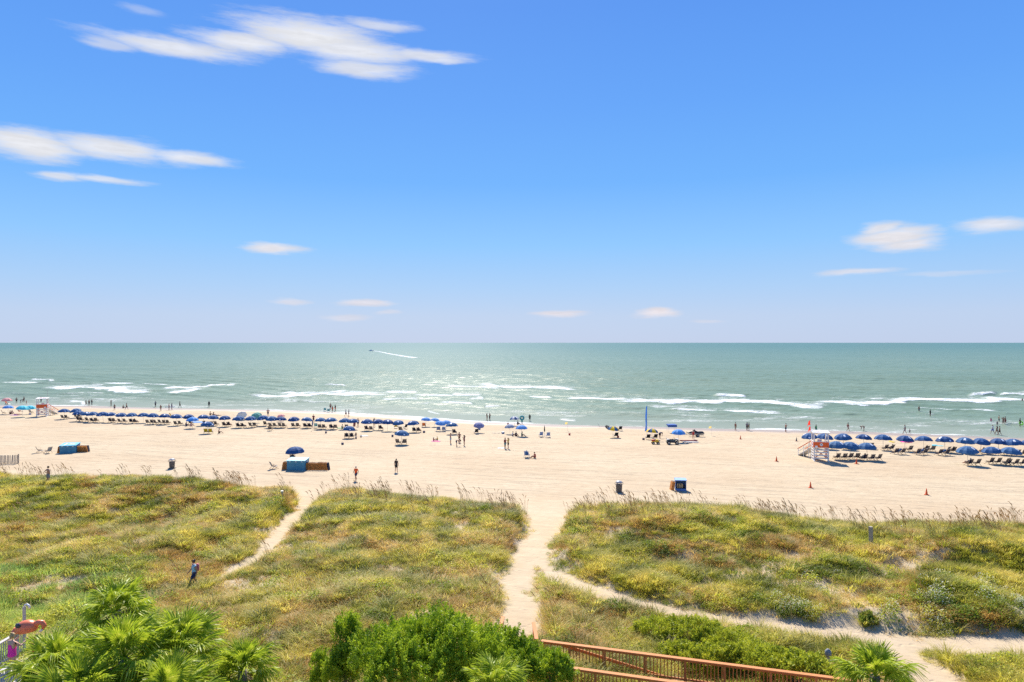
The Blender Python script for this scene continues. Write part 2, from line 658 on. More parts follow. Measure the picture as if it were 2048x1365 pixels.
gg.t.links.new(gg.mapr(wet, 0, 1, .92, .34), b.inputs['Roughness'])
b.inputs['Specular IOR Level'].default_value = .25
bn = gg.n('ShaderNodeBump')
bn.inputs['Strength'].default_value = .55
bn.inputs['Distance'].default_value = .15
foot = gg.n('ShaderNodeTexVoronoi')
foot.inputs['Scale'].default_value = 1.7
gg.t.links.new(gg.vmath('ADD', pos, gg.vmath('SCALE', gg.noise(pos, 1.3, 3, .6, 0, 'Color'), scale=.7)), foot.inputs['Vector'])
h = gg.math('ADD', gg.math('MULTIPLY', mid, .45), gg.math('MULTIPLY', speck, .22))
h = gg.math('ADD', h, gg.math('MULTIPLY', gg.mapr(foot.outputs['Distance'], .0, .35), .42))
h = gg.math('SUBTRACT', h, gg.math('MULTIPLY', line, .6))
h = gg.math('ADD', h, gg.math('MULTIPLY', rake2, .8))
h = gg.math('MULTIPLY', h, gg.mapr(wet, 0, .7, 1.0, .12))
gg.t.links.new(h, bn.inputs['Height'])
gg.t.links.new(bn.outputs[0], b.inputs['Normal'])
me = np_mesh('sand_ground', np.stack([X, Y, Z], -1).reshape(-1, 3), faces, m_sand, True)
me.attributes.new('wet', 'FLOAT', 'POINT').data.foreach_set('value', sstep(U + 3.0 * (fbm(X / 9, Y / 9, 8, 3) - .5) * 2, -11.0, -2.5).astype(np.float32).ravel())
me.attributes.new('veg', 'FLOAT', 'POINT').data.foreach_set('value', np.clip(VEG, 0, 1).astype(np.float32).ravel())
tag(link('ground', me), 'pale sand beach with dunes and trodden sand paths', 'beach', kind='structure')

# ------------------------------------------------------------------ the sea
# breaking crests: (px0, py0, px1, py1, depth of the white water in px, strength, crest height)
SURF = [(0, 767, 90, 766, 3, .8, .3), (62, 760, 108, 762, 3, .9, .5), (92, 773, 300, 779, 8, 1, .45), (205, 765, 272, 768, 3, .9, .3), (120, 770, 210, 768, 4, .7, .2), (283, 770, 335, 772, 2.5, .8, .4),
        (330, 777, 470, 769, 4, 1, .5), (325, 783, 405, 778, 5, .9, .2), (250, 784, 300, 785, 2.5, .7, .2), (140, 800, 172, 807, 8, .9, .1), (148, 785, 208, 786, 2.5, .8, .2),
        (505, 788, 770, 789, 6, 1, .45), (560, 783, 700, 784, 4, .8, .3), (648, 771, 690, 773, 2, .9, .7), (770, 786, 835, 785, 4, .9, .3), (895, 775, 1000, 776, 3, .9, .4), (962, 772, 1152, 777, 4.5, 1, .6),
        (828, 792, 905, 790, 4, .8, .3), (903, 787, 962, 788, 4, 1, .3), (885, 807, 945, 807, 5, 1, .3), (938, 797, 966, 797, 3, .9, .2), (970, 813, 1003, 813, 3, .7, .2), (765, 797, 840, 798, 4, .7, .2),
        (1055, 793, 1103, 795, 4, .9, .3), (1132, 796, 1255, 799, 6, 1, .4), (1245, 801, 1645, 807, 7.5, 1, .55), (1432, 792, 1492, 793, 3, 1, .6), (1335, 818, 1565, 824, 3.5, .9, .25), (1300, 812, 1420, 816, 5, .55, .1),
        (1635, 801, 2060, 803, 8.5, 1, .55), (1688, 810, 1738, 811, 2, .9, .2), (1740, 796, 1860, 799, 5, .8, .3), (1836, 818, 1995, 823, 2.5, .95, .15), (1940, 790, 1990, 790, 2.5, .9, .9), (2000, 791, 2060, 792, 2.5, .9, .9),
        (1120, 838, 1152, 843, 5, .9, .05), (855, 822, 880, 828, 2.5, .9, .05), (700, 814, 770, 815, 2.5, .5, .15), (1180, 826, 1290, 828, 3, .5, .2), (1560, 826, 1650, 827, 2.5, .4, .15), (1800, 836, 1960, 840, 2, .45, .05),
        (480, 812, 560, 812, 2.5, .5, .1), (600, 803, 690, 803, 2.5, .45, .15), (1700, 845, 1790, 846, 2, .4, .05), (2040, 786, 2300, 788, 6, .9, .5), (-300, 768, -20, 770, 5, .9, .4)]
ang = np.linspace(R(-60), R(60), 700)
rr = [105.0]
while rr[-1] < 26000:
    d_ = rr[-1]
    rr.append(d_ + (.42 if d_ < 330 else max(.42, (d_ - 330) * .022 + .42)))
rr = np.array(rr)
A_, RR = np.meshgrid(np.tan(ang), rr)
WX, WY = A_ * RR, RR + 0 * A_
WU = shore_u(WX, WY)
amp = sstep(WU, 2, 30) * (1 - sstep(RR, 500, 1500))
z = np.full(WX.shape, SEA_Z)
ph = fbm(WX / 60, WY / 60, 3, 2) * 9
WS = WY + SKEW * WX
z += amp * .19 * np.sin(WS * 2 * np.pi / 21 + ph) + amp * .11 * np.sin((WS + .35 * WX) * 2 * np.pi / 9.0 + ph * 1.7)
z += amp * ((fbm(WX / 5, WY / 3.0, 12, 3) - .5) * .50 + (fbm(WX / 1.8, WY / 1.1, 15, 2) - .5) * .16)
foam = np.zeros(WX.shape)
px_of = CX + F * A_
wob = (fbm(WX / 14.0, WY / 40.0, 71, 3) - .5)
for (x0, y0, x1, y1, th, stg, ch) in SURF:
    t = (px_of - x0) / (x1 - x0)
    inside = (t > -.15) & (t < 1.15)
    yl = np.where(inside, y0 + (y1 - y0) * t, 700.0)
    D0 = F * (CAMZ - SEA_Z) / (yl - HY)
    kpm = (yl - HY) / D0                              # px per metre of depth here
    w = th / kpm
    dd = (WY - D0) + wob * 2.2 * w                    # > 0 : seaward of the crest
    ends = sstep(t, -.14, .12) * (1 - sstep(t, .88, 1.14))
    w2_ = w * (.55 + .9 * fbm(WX / 9.0, WY / 90.0, 83, 3))
    prof = sstep(dd, -.55 * w2_, -.36 * w2_) * (1 - .55 * sstep(dd, -.25 * w2_, .25 * w2_)) * (1 - sstep(dd, .2 * w2_, 2.6 * w2_))
    f_ = np.where(inside, prof * ends * stg, 0)
    foam = np.maximum(foam, f_)
    z += np.where(inside, ch * ends * np.exp(-((dd + .05 * w) / (1.1 + .22 * w)) ** 2), 0)
# wash at the water's edge
edge = WU + (fbm(WX / 11, WY / 11, 52, 3) - .5) * 5
wash = sstep(edge, -2.0, -.8) * (1 - sstep(edge, .1, 2.6)) * (.35 + .65 * sstep(fbm(WX / 16, WY / 60, 99, 2), .35, .6))
lace = (1 - sstep(WU, 25, 85)) * .42 * sstep(fbm(WX / 11, WY / 5, 31, 3), .48, .66)
foam = np.clip(np.maximum(foam, np.maximum(wash * .95, lace)), 0, 1)
z = np.where(WU < 6, np.minimum(z, SEA_Z + .05), z)
z = np.where(WU < 2, SEA_Z + .01, z)
ny2, nx2 = WX.shape
idx = np.arange(nx2 * ny2).reshape(ny2, nx2)
keep = (WU[:-1, :-1] > -12) | (WU[1:, 1:] > -12)
faces = np.stack([idx[:-1, :-1], idx[:-1, 1:], idx[1:, 1:], idx[1:, :-1]], -1)[keep]
used = np.unique(faces)
remap = np.zeros(nx2 * ny2, np.int64)
remap[used] = np.arange(len(used))
faces = remap[faces]
m_sea, gg, b = principled('sea_water')
pos = gg.pos()
fo = gg.attr('foam')
sha = gg.attr('shallow')
far = gg.attr('far')
deep = gg.mix(gg.mapr(gg.noise(gg.vmath('MULTIPLY', pos, (.006, .02, 0)), 1.0, 4, .6), .35, .65), (.150, .215, .150), (.176, .238, .166))
deep = gg.mix(far, deep, (.085, .170, .142))
wcol = gg.mix(sha, deep, (.235, .265, .195))
n1 = gg.noise(gg.vmath('MULTIPLY', pos, (.55, 1.0, 1)), 1.5, 6, .7, .4)
n2 = gg.noise(gg.vmath('MULTIPLY', pos, (.5, 1.0, 1)), .45, 5, .65)
n3_ = gg.noise(gg.vmath('MULTIPLY', pos, (.10, .55, 1)), 1.0, 6, .68, .6)
holes = gg.math('ADD', gg.math('ADD', gg.math('MULTIPLY', n1, .40), gg.math('MULTIPLY', n2, .28)), gg.math('MULTIPLY', n3_, .32))
fm = gg.mapr(gg.math('ADD', gg.math('MULTIPLY', fo, .74), gg.math('MULTIPLY', gg.math('SUBTRACT', holes, .5), 2.7)), .22, .86)
fm = gg.math('MULTIPLY', fm, gg.mapr(fo, .02, .18))
colr = gg.mix(fm, wcol, (.86, .87, .86))
gg.t.links.new(colr, b.inputs['Base Color'])
gg.t.links.new(gg.mapr(fm, 0, 1, .34, .9), b.inputs['Roughness'])
b.inputs['IOR'].default_value = 1.33
b.inputs['Specular IOR Level'].default_value = .055
bn = gg.n('ShaderNodeBump')
bn.inputs['Strength'].default_value = .85
bn.inputs['Distance'].default_value = .36
w1 = gg.noise(gg.vmath('MULTIPLY', pos, (.28, .75, 1)), 1.0, 6, .62, .5)
w2 = gg.noise(gg.vmath('MULTIPLY', pos, (.05, .13, 1)), 1.0, 4, .6, .3)
w3 = gg.noise(gg.vmath('MULTIPLY', pos, (.007, .022, 1)), 1.0, 3, .55)
hh = gg.math('ADD', gg.math('MULTIPLY', w1, .9), gg.math('MULTIPLY', w2, gg.mapr(far, 0, .6, .8, 3.0)))
hh = gg.math('ADD', hh, gg.math('MULTIPLY', w3, gg.mapr(far, 0, 1, 1.0, 9.0)))
hh = gg.math('MULTIPLY', hh, gg.mapr(sha, .25, 1.0, 1.0, .22))
hh = gg.math('ADD', hh, gg.math('MULTIPLY', fm, .5))
gg.t.links.new(hh, bn.inputs['Height'])
gg.t.links.new(bn.outputs[0], b.inputs['Normal'])
me = np_mesh('sea', np.stack([WX, WY, z], -1).reshape(-1, 3)[used], faces, m_sea, True)
for nm, arr in (('foam', foam), ('shallow', 1 - sstep(WU, 3, 55) ** .6), ('far', sstep(np.log(RR), math.log(200), math.log(4000)))):
    me.attributes.new(nm, 'FLOAT', 'POINT').data.foreach_set('value', (arr * np.ones(WX.shape)).astype(np.float32).ravel()[used])
tag(link('sea', me), 'grey green sea with lines of breaking surf reaching to the horizon', 'sea', kind='structure')

# ------------------------------------------------------------------ dune vegetation (nobody could count it)
def blade(vs_, fs, base, az_, lean, L, w, droop, segs=3):
    o = len(vs_)
    d = Vector((math.cos(az_), math.sin(az_), 0))
    sd_ = Vector((-math.sin(az_), math.cos(az_), 0))
    for i in range(segs + 1):
        t = i / segs
        p = Vector(base) + d * (lean * L * t + droop * L * t * t) + Vector((0, 0, L * t * (1 - .42 * (lean + droop) * t)))
        if i < segs:
            ww = w * (1 - .75 * t) / 2
            vs_ += [p - sd_ * ww, p + sd_ * ww]
        else:
            vs_.append(p)
    for i in range(segs - 1):
        fs.append((o + 2 * i, o + 2 * i + 1, o + 2 * i + 3, o + 2 * i + 2))
    fs.append((o + 2 * segs - 2, o + 2 * segs - 1, o + 2 * segs))


def tuft(name, m, n, rad, L, w, lean, droop):
    vs_, fs = [], []
    for _ in range(n):
        a = random.uniform(0, 2 * math.pi)
        r_ = rad * math.sqrt(random.random())
        aa = a + random.gauss(0, .6)
        blade(vs_, fs, (r_ * math.cos(a), r_ * math.sin(a), -.05), aa, abs(random.gauss(lean, .12)), random.uniform(.6, 1.1) * L, w * random.uniform(.7, 1.2), abs(random.gauss(droop, .15)))
    return MB().add(vs_, fs).mesh(name, m)


def leafy(name, mats, n, rad, hgt, size, extra=0, esize=.03):
    b_ = MB()
    for i in range(n + extra):
        a = random.uniform(0, 2 * math.pi)
        r_ = rad * math.sqrt(random.random())
        top = hgt * (1 - (r_ / rad) ** 2 * .7)
        zz = top * (random.random() ** .5 if i < n else random.uniform(.92, 1.15))
        s_ = size * random.uniform(.6, 1.2) if i < n else esize * random.uniform(.7, 1.2)
        c = Vector((r_ * math.cos(a), r_ * math.sin(a), zz))
        M = Euler((random.gauss(0, .55), random.gauss(0, .55), random.uniform(0, 6.3))).to_matrix()
        q = [c + M @ Vector(p) * s_ for p in ((-.5, 0, 0), (0, -.32, .05), (.5, 0, 0), (0, .32, .05))]
        b_.add(q, [(0, 1, 2, 3)], 0 if i < n else 1)
    return b_.mesh(name, mats)


def oats(name, m_stalk, m_head):
    b_ = MB()
    for _ in range(random.randint(4, 6)):
        a = random.uniform(0, 2 * math.pi)
        x0, y0 = random.gauss(0, .16), random.gauss(0, .16)
        H_ = random.uniform(.6, 1.5)
        le = random.uniform(.10, .30)
        d = Vector((math.cos(a * .35 + 2.6), math.sin(a * .35 + 2.6), 0))     # all lean with the wind
        pts = [Vector((x0, y0, 0)) + d * (le * H_ * t * t) + Vector((0, 0, H_ * t)) for t in (0, .4, .75, 1)]
        b_.tube(pts, [.009, .008, .007, .005], 3, 0, False)
        tip = pts[-1]
        hd = [tip - d * .02, tip + d * .06 + Vector((0, 0, .13)), tip + d * .14 + Vector((0, 0, .24)), tip + d * .27 + Vector((0, 0, .27))]
        b_.tube(hd, [.008, .024, .022, .005], 4, 1, True)
    vs_, fs = [], []
    for _ in range(10):
        blade(vs_, fs, (random.gauss(0, .1), random.gauss(0, .1), 0), random.uniform(0, 6.3), .2, random.uniform(.5, .8), .02, .4)
    b_.add(vs_, fs, 0)
    return b_.mesh(name, [m_stalk, m_head])


def scatter(name, src_meshes, pts, rot, scl, tint, label, cat):
    """one vegetation object: the plants are instances on its points"""
    me_ = bpy.data.meshes.new(name)
    n = len(pts)
    me_.vertices.add(n)
    me_.vertices.foreach_set('co', np.asarray(pts, np.float32).ravel())
    for nm, arr in (('rot', rot), ('scl', scl), ('tint', tint)):
        me_.attributes.new(nm, 'FLOAT', 'POINT').data.foreach_set('value', np.asarray(arr, np.float32))
    me_.attributes.new('pick', 'INT', 'POINT').data.foreach_set('value', rng.integers(0, len(src_meshes), n).astype(np.int32))
    o = link(name, me_)
    ng = bpy.data.node_groups.new(name, 'GeometryNodeTree')
    ng.interface.new_socket('Geometry', in_out='INPUT', socket_type='NodeSocketGeometry')
    ng.interface.new_socket('Geometry', in_out='OUTPUT', socket_type='NodeSocketGeometry')
    q = G(ng)
    gi, go = q.n('NodeGroupInput'), q.n('NodeGroupOutput')
    join = q.n('GeometryNodeJoinGeometry')

    def named(nm, typ='FLOAT'):
        a = q.n('GeometryNodeInputNamedAttribute', data_type=typ)
        a.inputs[0].default_value = nm
        return a.outputs[0]
    pick = named('pick', 'INT')
    cx = q.n('ShaderNodeCombineXYZ')
    ng.links.new(named('rot'), cx.inputs[2])
    sc3 = q.n('ShaderNodeCombineXYZ')
    s_ = named('scl')
    for i in range(3):
        ng.links.new(s_, sc3.inputs[i])
    for k, m_ in enumerate(src_meshes):
        so = bpy.data.objects.new(name + '_clump', m_)
        oi = q.n('GeometryNodeObjectInfo')
        oi.inputs[0].default_value = so
        oi.transform_space = 'ORIGINAL'
        cmp_ = q.n('FunctionNodeCompare', data_type='INT', operation='EQUAL')
        ng.links.new(pick, cmp_.inputs[2])
        cmp_.inputs[3].default_value = k
        ip = q.n('GeometryNodeInstanceOnPoints')
        ng.links.new(gi.outputs[0], ip.inputs['Points'])
        ng.links.new(cmp_.outputs[0], ip.inputs['Selection'])
        ng.links.new(oi.outputs['Geometry'], ip.inputs['Instance'])
        ng.links.new(cx.outputs[0], ip.inputs['Rotation'])
        ng.links.new(sc3.outputs[0], ip.inputs['Scale'])
        ng.links.new(ip.outputs[0], join.inputs[0])
    ng.links.new(join.outputs[0], go.inputs[0])
    md = o.modifiers.new('plants', 'NODES')
    md.node_group = ng
    tag(o, label, cat, kind='stuff')
    return o


GREEN = [(0, (.13, .17, .016)), (.35, (.38, .38, .036)), (.7, (.62, .56, .075)), (1, (.78, .66, .15))]
STRAW = [(0, (.54, .34, .085)), (.5, (.68, .48, .14)), (1, (.80, .62, .25))]
LUSH = [(0, (.18, .25, .022)), (.5, (.38, .43, .035)), (1, (.60, .58, .06))]
BLUEG = [(0, (.20, .36, .07)), (.5, (.37, .54, .12)), (1, (.58, .66, .15))]
m_green = leaf_mat('grass_blade', GREEN, .58, tip=(.25, .75, .65))
m_straw = leaf_mat('dry_blade', STRAW, .55, tip=(.2, .6, .6))
m_lush = leaf_mat('lush_leaf', LUSH, .5)
m_blueg = leaf_mat('bluegreen_blade', BLUEG, .58, tip=(.35, .8, .45))
m_stalk = leaf_mat('oat_stalk', [(0, (.46, .36, .15)), (1, (.58, .46, .22))], .3)
m_head = leaf_mat('oat_head', [(0, (.46, .29, .12)), (1, (.62, .43, .19))], .35)
m_white = cloth('white_petal', (.84, .80, .60), .45)
m_orange = mat('orange_petal', (.70, .22, .04), .7)
T_green = [tuft('clump', m_green, 44, .34, .66, .028, .30, .46) for _ in range(3)]
T_straw = [tuft('clump', m_straw, 40, .34, .56, .024, .38, .55) for _ in range(3)]
T_blue = [tuft('clump', m_blueg, 46, .36, .60, .034, .26, .34) for _ in range(2)]
T_leaf = [leafy('clump', m_lush, 80, .44, .46, .10) for _ in range(2)]
T_big = [tuft('clump', m_green, 90, .34, 1.05, .030, .30, .55) for _ in range(3)]
T_flow = [leafy('clump', [m_lush, m_white], 65, .42, .62, .12, 34, .065) for _ in range(2)]
T_oat = [oats('clump', m_stalk, m_head) for _ in range(4)]

N = 104000
Yc = np.sqrt(rng.uniform(15 ** 2, 73 ** 2, N))
Xc = rng.uniform(-.95, .95, N) * (Yc + 5)
dens = veg_density(Xc, Yc)
PDc = path_dist(Xc, Yc)
SDc = dune_s(Xc, Yc)
Zc = ground(Xc, Yc)
pyc = HY + F * (CAMZ - Zc) / Yc
pxc = CX + F * Xc / Yc
ok = (rng.random(N) < dens) & (pxc > -260) & (pxc < 2310)
# which kind grows where
n_dry = fbm(Xc / 3.6, Yc / 3.6, 201, 4)
n_leaf = fbm(Xc / 2.4, Yc / 2.4, 301, 3)
n_tone = np.clip(.52 + 2.3 * (fbm(Xc / 1.7, Yc / 1.7, 401, 3) - .5) + rng.normal(0, .20, N), 0, 1)
left_lush = sstep(-pxc, -420, -180) * sstep(pyc, 1100, 1170)
right_dune = sstep(pxc, 1150, 1250) * sstep(pyc, 1040, 1080)
mid_dry = sstep(pyc, 1090, 1170) * sstep(pxc, 380, 480) * (1 - sstep(pxc, 960, 1020))
left_dry = (1 - sstep(pxc, 180, 320)) * sstep(pyc, 1040, 1075) * (1 - sstep(pyc, 1120, 1160))
p_straw = np.clip(sstep(n_dry, .45, .60) * .74 + .14 + .30 * mid_dry + .35 * left_dry + .25 * sstep(SDc, 56, 62) - .5 * left_lush - .06 * right_dune, .04, .85)
p_leaf = np.clip(sstep(n_leaf, .56, .68) * .48 + .05 * right_dune + .25 * left_lush * sstep(n_leaf, .45, .6), .02, .7) * (1 - sstep(SDc, 56, 61))
pf_flow = .55 * sstep(pxc, 1480, 1650) * sstep(pyc, 1150, 1190) * (1 - sstep(pyc, 1275, 1290)) * sstep(fbm(Xc / 2.0, Yc / 2.0, 501, 2), .45, .6)
u1 = rng.random(N)
kind = np.zeros(N, int)
kind[u1 < p_straw] = 1
kind[(u1 > 1 - p_leaf)] = 2
kind[(kind == 0) & (rng.random(N) < .85 * left_lush)] = 3
kind[rng.random(N) < pf_flow] = 4
for k, (nm, tm, lb, ct, ks) in enumerate((('dune_grass', T_green, 'green dune grass covering the sand dunes', 'grass', 1.0), ('dry_grass', T_straw, 'straw coloured dry grass mixed through the dunes', 'grass', 1.0),
                                          ('leafy_groundcover', T_leaf, 'low leafy green ground cover on the dune slopes', 'ground cover', 1.0), ('lush_grass', T_blue, 'lush blue green grass on the slope beside the grey boardwalk', 'grass', 1.05),
                                          ('white_wildflowers', T_flow, 'white flowering weeds on the dune slope above the sand track', 'wildflowers', 1.0))):
    s_ = ok & (kind == k)
    n_ = s_.sum()
    sc_ = rng.uniform(.65, 1.25, n_) * ks * (.45 + 1.0 * fbm(Xc[s_] / 2.0, Yc[s_] / 2.0, 611, 3)) * np.clip(.45 + PDc[s_] * .45, .45, 1.0)
    scatter(nm, tm, np.stack([Xc[s_], Yc[s_], Zc[s_] - .02], -1), rng.uniform(0, 6.28, n_), sc_, n_tone[s_], lb, ct)
# bigger fountains of grass standing out of the carpet
N = 9000
Yb = np.sqrt(rng.uniform(16 ** 2, 68 ** 2, N))
Xb = rng.uniform(-.9, .9, N) * (Yb + 5)
keep_b = (rng.random(N) < veg_density(Xb, Yb) * .55 * sstep(fbm(Xb / 3.2, Yb / 3.2, 811, 3), .40, .62)) & (path_dist(Xb, Yb) > .25)
wx_, wy_ = on_path(388, 1177)
for dx_, dy_ in ((-.5, -1.1), (.1, -1.2), (.6, -1.0), (-.9, -.9), (1.1, -.8), (-.2, -.85), (.4, -.75), (-1.3, -.6), (-.7, .6), (.8, .7)):
    Xb = np.append(Xb, wx_ + dx_); Yb = np.append(Yb, wy_ + dy_); keep_b = np.append(keep_b, True)
Xb, Yb = Xb[keep_b], Yb[keep_b]
scatter('tall_grass_clumps', T_big, np.stack([Xb, Yb, ground(Xb, Yb) - .03], -1), rng.uniform(0, 6.28, len(Xb)), rng.uniform(.6, 1.15, len(Xb)), np.clip(rng.normal(.38, .28, len(Xb)), 0, 1), 'taller fountain shaped clumps of dune grass', 'grass')
N = 26000
Yo = rng.uniform(34, 74, N)
Xo = rng.uniform(-.9, .9, N) * (Yo + 4)
SDo = dune_s(Xo, Yo)
n3 = fbm(Xo / 3.5, Yo / 3.5, 701, 3)
po = (sstep(SDo, 55, 59.5) * (1 - sstep(SDo, 64.5, 66.5)) * sstep(n3, .38, .66) * .36 + .012 * (SDo < 55)) * sstep(path_dist(Xo, Yo), .1, .8)
s_ = rng.random(N) < po * .55
scatter('sea_oats', T_oat, np.stack([Xo[s_], Yo[s_], ground(Xo[s_], Yo[s_]) - .02], -1), rng.normal(0, .5, s_.sum()), rng.uniform(.65, 1.12, s_.sum()), rng.random(s_.sum()), 'tall tan sea oats nodding along the crest of the dunes', 'sea oats')

# ------------------------------------------------------------------ shrubs and palms
def above(px, py, d):
    """point at distance d on the sight line through a spot of the photograph"""
    return Vector(((px - CX) / F * d, d, CAMZ - (py - HY) / F * d))


m_bark = wood_mat('bark', (.16, .12, .08))
CEDAR = [(0, (.06, .13, .010)), (.35, (.22, .34, .016)), (.7, (.46, .56, .03)), (1, (.68, .72, .06))]
m_cedar = leaf_mat('cedar_leaf', CEDAR, .35, inst=False, pscale=2.0)
m_vine = leaf_mat('vine_leaf', [(0, (.09, .14, .012)), (.5, (.42, .46, .03)), (1, (.66, .64, .06))], .4, inst=False, pscale=2.2)
m_fire = leaf_mat('firewheel_leaf', [(0, (.14, .20, .03)), (.5, (.25, .32, .04)), (1, (.50, .30, .05))], .4, inst=False, pscale=3.0)


def leaf_cloud(name, m, centers, dirs, lens, per, leaf, spread, seed):
    """foliage plumes: leaf-sized faces strung along short twigs"""
    r_ = np.random.default_rng(seed)
    n = len(centers)
    C_ = np.repeat(centers, per, 0)
    D_ = np.repeat(dirs, per, 0)
    L_ = np.repeat(lens, per)
    t = r_.random(n * per)
    rad = spread * (1 - .75 * t)
    off = r_.normal(0, 1, (n * per, 3)) * rad[:, None]
    p = C_ + D_ * (t * L_)[:, None] + off
    ax = D_ * .8 + r_.normal(0, .55, (n * per, 3))
    ax /= np.linalg.norm(ax, axis=1)[:, None]
    sd_ = np.cross(ax, r_.normal(0, 1, (n * per, 3)))
    sd_ /= np.linalg.norm(sd_, axis=1)[:, None]
    l_ = leaf * r_.uniform(.6, 1.3, n * per)
    a = p - ax * (l_ / 2)[:, None]
    b_ = p + ax * (l_ / 2)[:, None]
    w_ = sd_ * (l_ * .22)[:, None]
    V = np.stack([a, p - w_, b_, p + w_], 1).reshape(-1, 3)
    Fc = np.arange(len(V)).reshape(-1, 4)
    return np_mesh(name, V, Fc, m)


def plume_set(lobes, n, seed, up=.9):
    """twig starts over the surface of a few overlapping lumps (x, y, z, rx, ry, rz)"""
    r_ = np.random.default_rng(seed)
    C_, D_ = [], []
    wts = np.array([l[3] * l[4] for l in lobes])
    pick = r_.choice(len(lobes), n, p=wts / wts.sum())
    for k in pick:
        x, y, z_, rx, ry, rz = lobes[k]
        v = r_.normal(0, 1, 3)
        v /= np.linalg.norm(v)
        if v[2] < -.35:
            v[2] *= -1
        q = r_.uniform(.62, 1.0) ** .6 * (1 + .22 * math.sin(v[0] * 5 + k) * math.cos(v[1] * 4))
        C_.append((x + v[0] * rx * q, y + v[1] * ry * q, z_ + v[2] * rz * q))
        d = v * .7 + np.array((0, 0, up)) + r_.normal(0, .18, 3)
        D_.append(d / np.linalg.norm(d))
    return np.array(C_), np.array(D_)


def shrub(name, lobes_px, n, per, leaf, tw, spread, m, label, cat, seed, grp=None, up=.9):
    """lobes_px: (px, py, distance, rx, ry, rz)"""
    lb = [(*above(px, py, d), rx, ry, rz) for px, py, d, rx, ry, rz in lobes_px]
    cx = sum(l[0] for l in lb) / len(lb)
    cy = sum(l[1] for l in lb) / len(lb)
    gz = float(ground(cx, cy))
    lb = [(l[0] - cx, l[1] - cy, l[2] - gz, *l[3:]) for l in lb]
    C_, D_ = plume_set(lb, n, seed, up)
    r_ = np.random.default_rng(seed + 1)
    crown = leaf_cloud('crown', m, C_, D_, r_.uniform(.6, 1.3, n) * tw, per, leaf, spread, seed + 2)
    tb = MB()
    for k in range(3):
        a = k * 2.1 + seed
        pts = [(.1 * math.cos(a), .1 * math.sin(a), -.25)]
        tgt = lb[k % len(lb)]
        for t in (.35, .7, 1):
            pts.append((tgt[0] * t + .12 * math.cos(a * 3 + t * 4), tgt[1] * t + .12 * math.sin(a * 2 + t * 5), tgt[2] * t))
        tb.tube(pts, [.11, .09, .06, .03], 7)
        for q in range(5):
            s0 = Vector(pts[2]); a2 = q * 1.3 + k
            tb.tube([s0, s0 + Vector((math.cos(a2) * tgt[3] * .5, math.sin(a2) * tgt[4] * .5, tgt[5] * .4))], [.04, .012], 5)
    return thing(name, [('trunk', tb.mesh('trunk', m_bark, True)), ('crown', crown)], (cx, cy, gz), label=label, cat=cat, group=grp)


shrub('cedar_shrub', [(800, 1335, 24.5, 1.5, 1.2, 1.35), (880, 1305, 25, 1.45, 1.2, 1.25), (930, 1330, 24, 1.5, 1.1, 1.2), (830, 1375, 23.5, 1.9, 1.2, 1.3)],
      1500, 60, .085, .42, .085, m_cedar, 'broad bright green cedar shrub growing beside the wooden boardwalk', 'shrub', 41)
shrub('cedar_shrub', [(1005, 1322, 26, 1.15, 1.0, .95), (1040, 1345, 25.5, 1.15, .9, .8), (985, 1350, 25, 1.2, .9, .9)],
      900, 60, .085, .40, .08, m_cedar, 'green cedar shrub leaning over the corner of the boardwalk railing', 'shrub', 51)
shrub('cedar_shrub', [(695, 1275, 26.5, .42, .42, .62), (715, 1335, 26, .8, .6, 1.0), (680, 1350, 26, .55, .5, .6)],
      560, 55, .085, .42, .08, m_cedar, 'slim dark cedar with one tall pointed plume', 'shrub', 61, up=1.4)
shrub('cedar_shrub', [(640, 1335, 27, .26, .26, .42), (652, 1362, 27, .5, .4, .4)],
      190, 50, .08, .35, .07, m_cedar, 'small wispy cedar sapling rising from the dry grass', 'shrub', 71, up=1.4)
shrub('cedar_shrub', [(1105, 1350, 25, .75, .6, .55)], 260, 55, .085, .36, .08, m_cedar, 'low cedar sprig poking through the near boardwalk railing', 'shrub', 75)
shrub('vine_shrub', [(1320, 1262, 34.5, 1.2, 1.0, .38), (1390, 1268, 34, 1.5, 1.2, .50), (1450, 1290, 33, 1.5, 1.2, .42), (1500, 1316, 31, 1.4, 1.0, .40)],
      900, 46, .09, .26, .11, m_vine, 'leafy yellow green vine thicket between the sand track and the railing', 'shrub', 81, up=.5)
shrub('vine_shrub', [(1440, 1330, 31, 1.5, .7, .7), (1360, 1318, 32, 1.0, .6, .55)], 520, 40, .11, .28, .10, m_vine, 'shaded tangle of vines pressed against the far side of the railing', 'shrub', 85, up=.5)
shrub('vine_shrub', [(1560, 1328, 29.5, 1.3, .9, .36), (1615, 1338, 28.5, .9, .8, .36)], 420, 40, .11, .26, .10, m_vine, 'low vine clump where the railing meets the palmetto', 'shrub', 87, up=.5)
shrub('flowering_shrub', [(1715, 1235, 37.5, .45, .4, .45), (1735, 1250, 36.5, .45, .4, .45)], 240, 40, .09, .3, .08, m_fire, 'upright bush dotted with orange red flowers beside the sand track', 'shrub', 91, up=1.2)

PALM = [(0, (.10, .16, .014)), (.4, (.28, .38, .022)), (.7, (.50, .56, .04)), (1, (.80, .74, .18))]
m_palm = leaf_mat('palm_leaf', PALM, .42, .45, .22, inst=False, pscale=5.0)
m_boot = wood_mat('palm_trunk', (.20, .16, .11))
m_deadleaf = leaf_mat('dry_frond', [(0, (.20, .15, .07)), (1, (.36, .28, .14))], .3, inst=False)


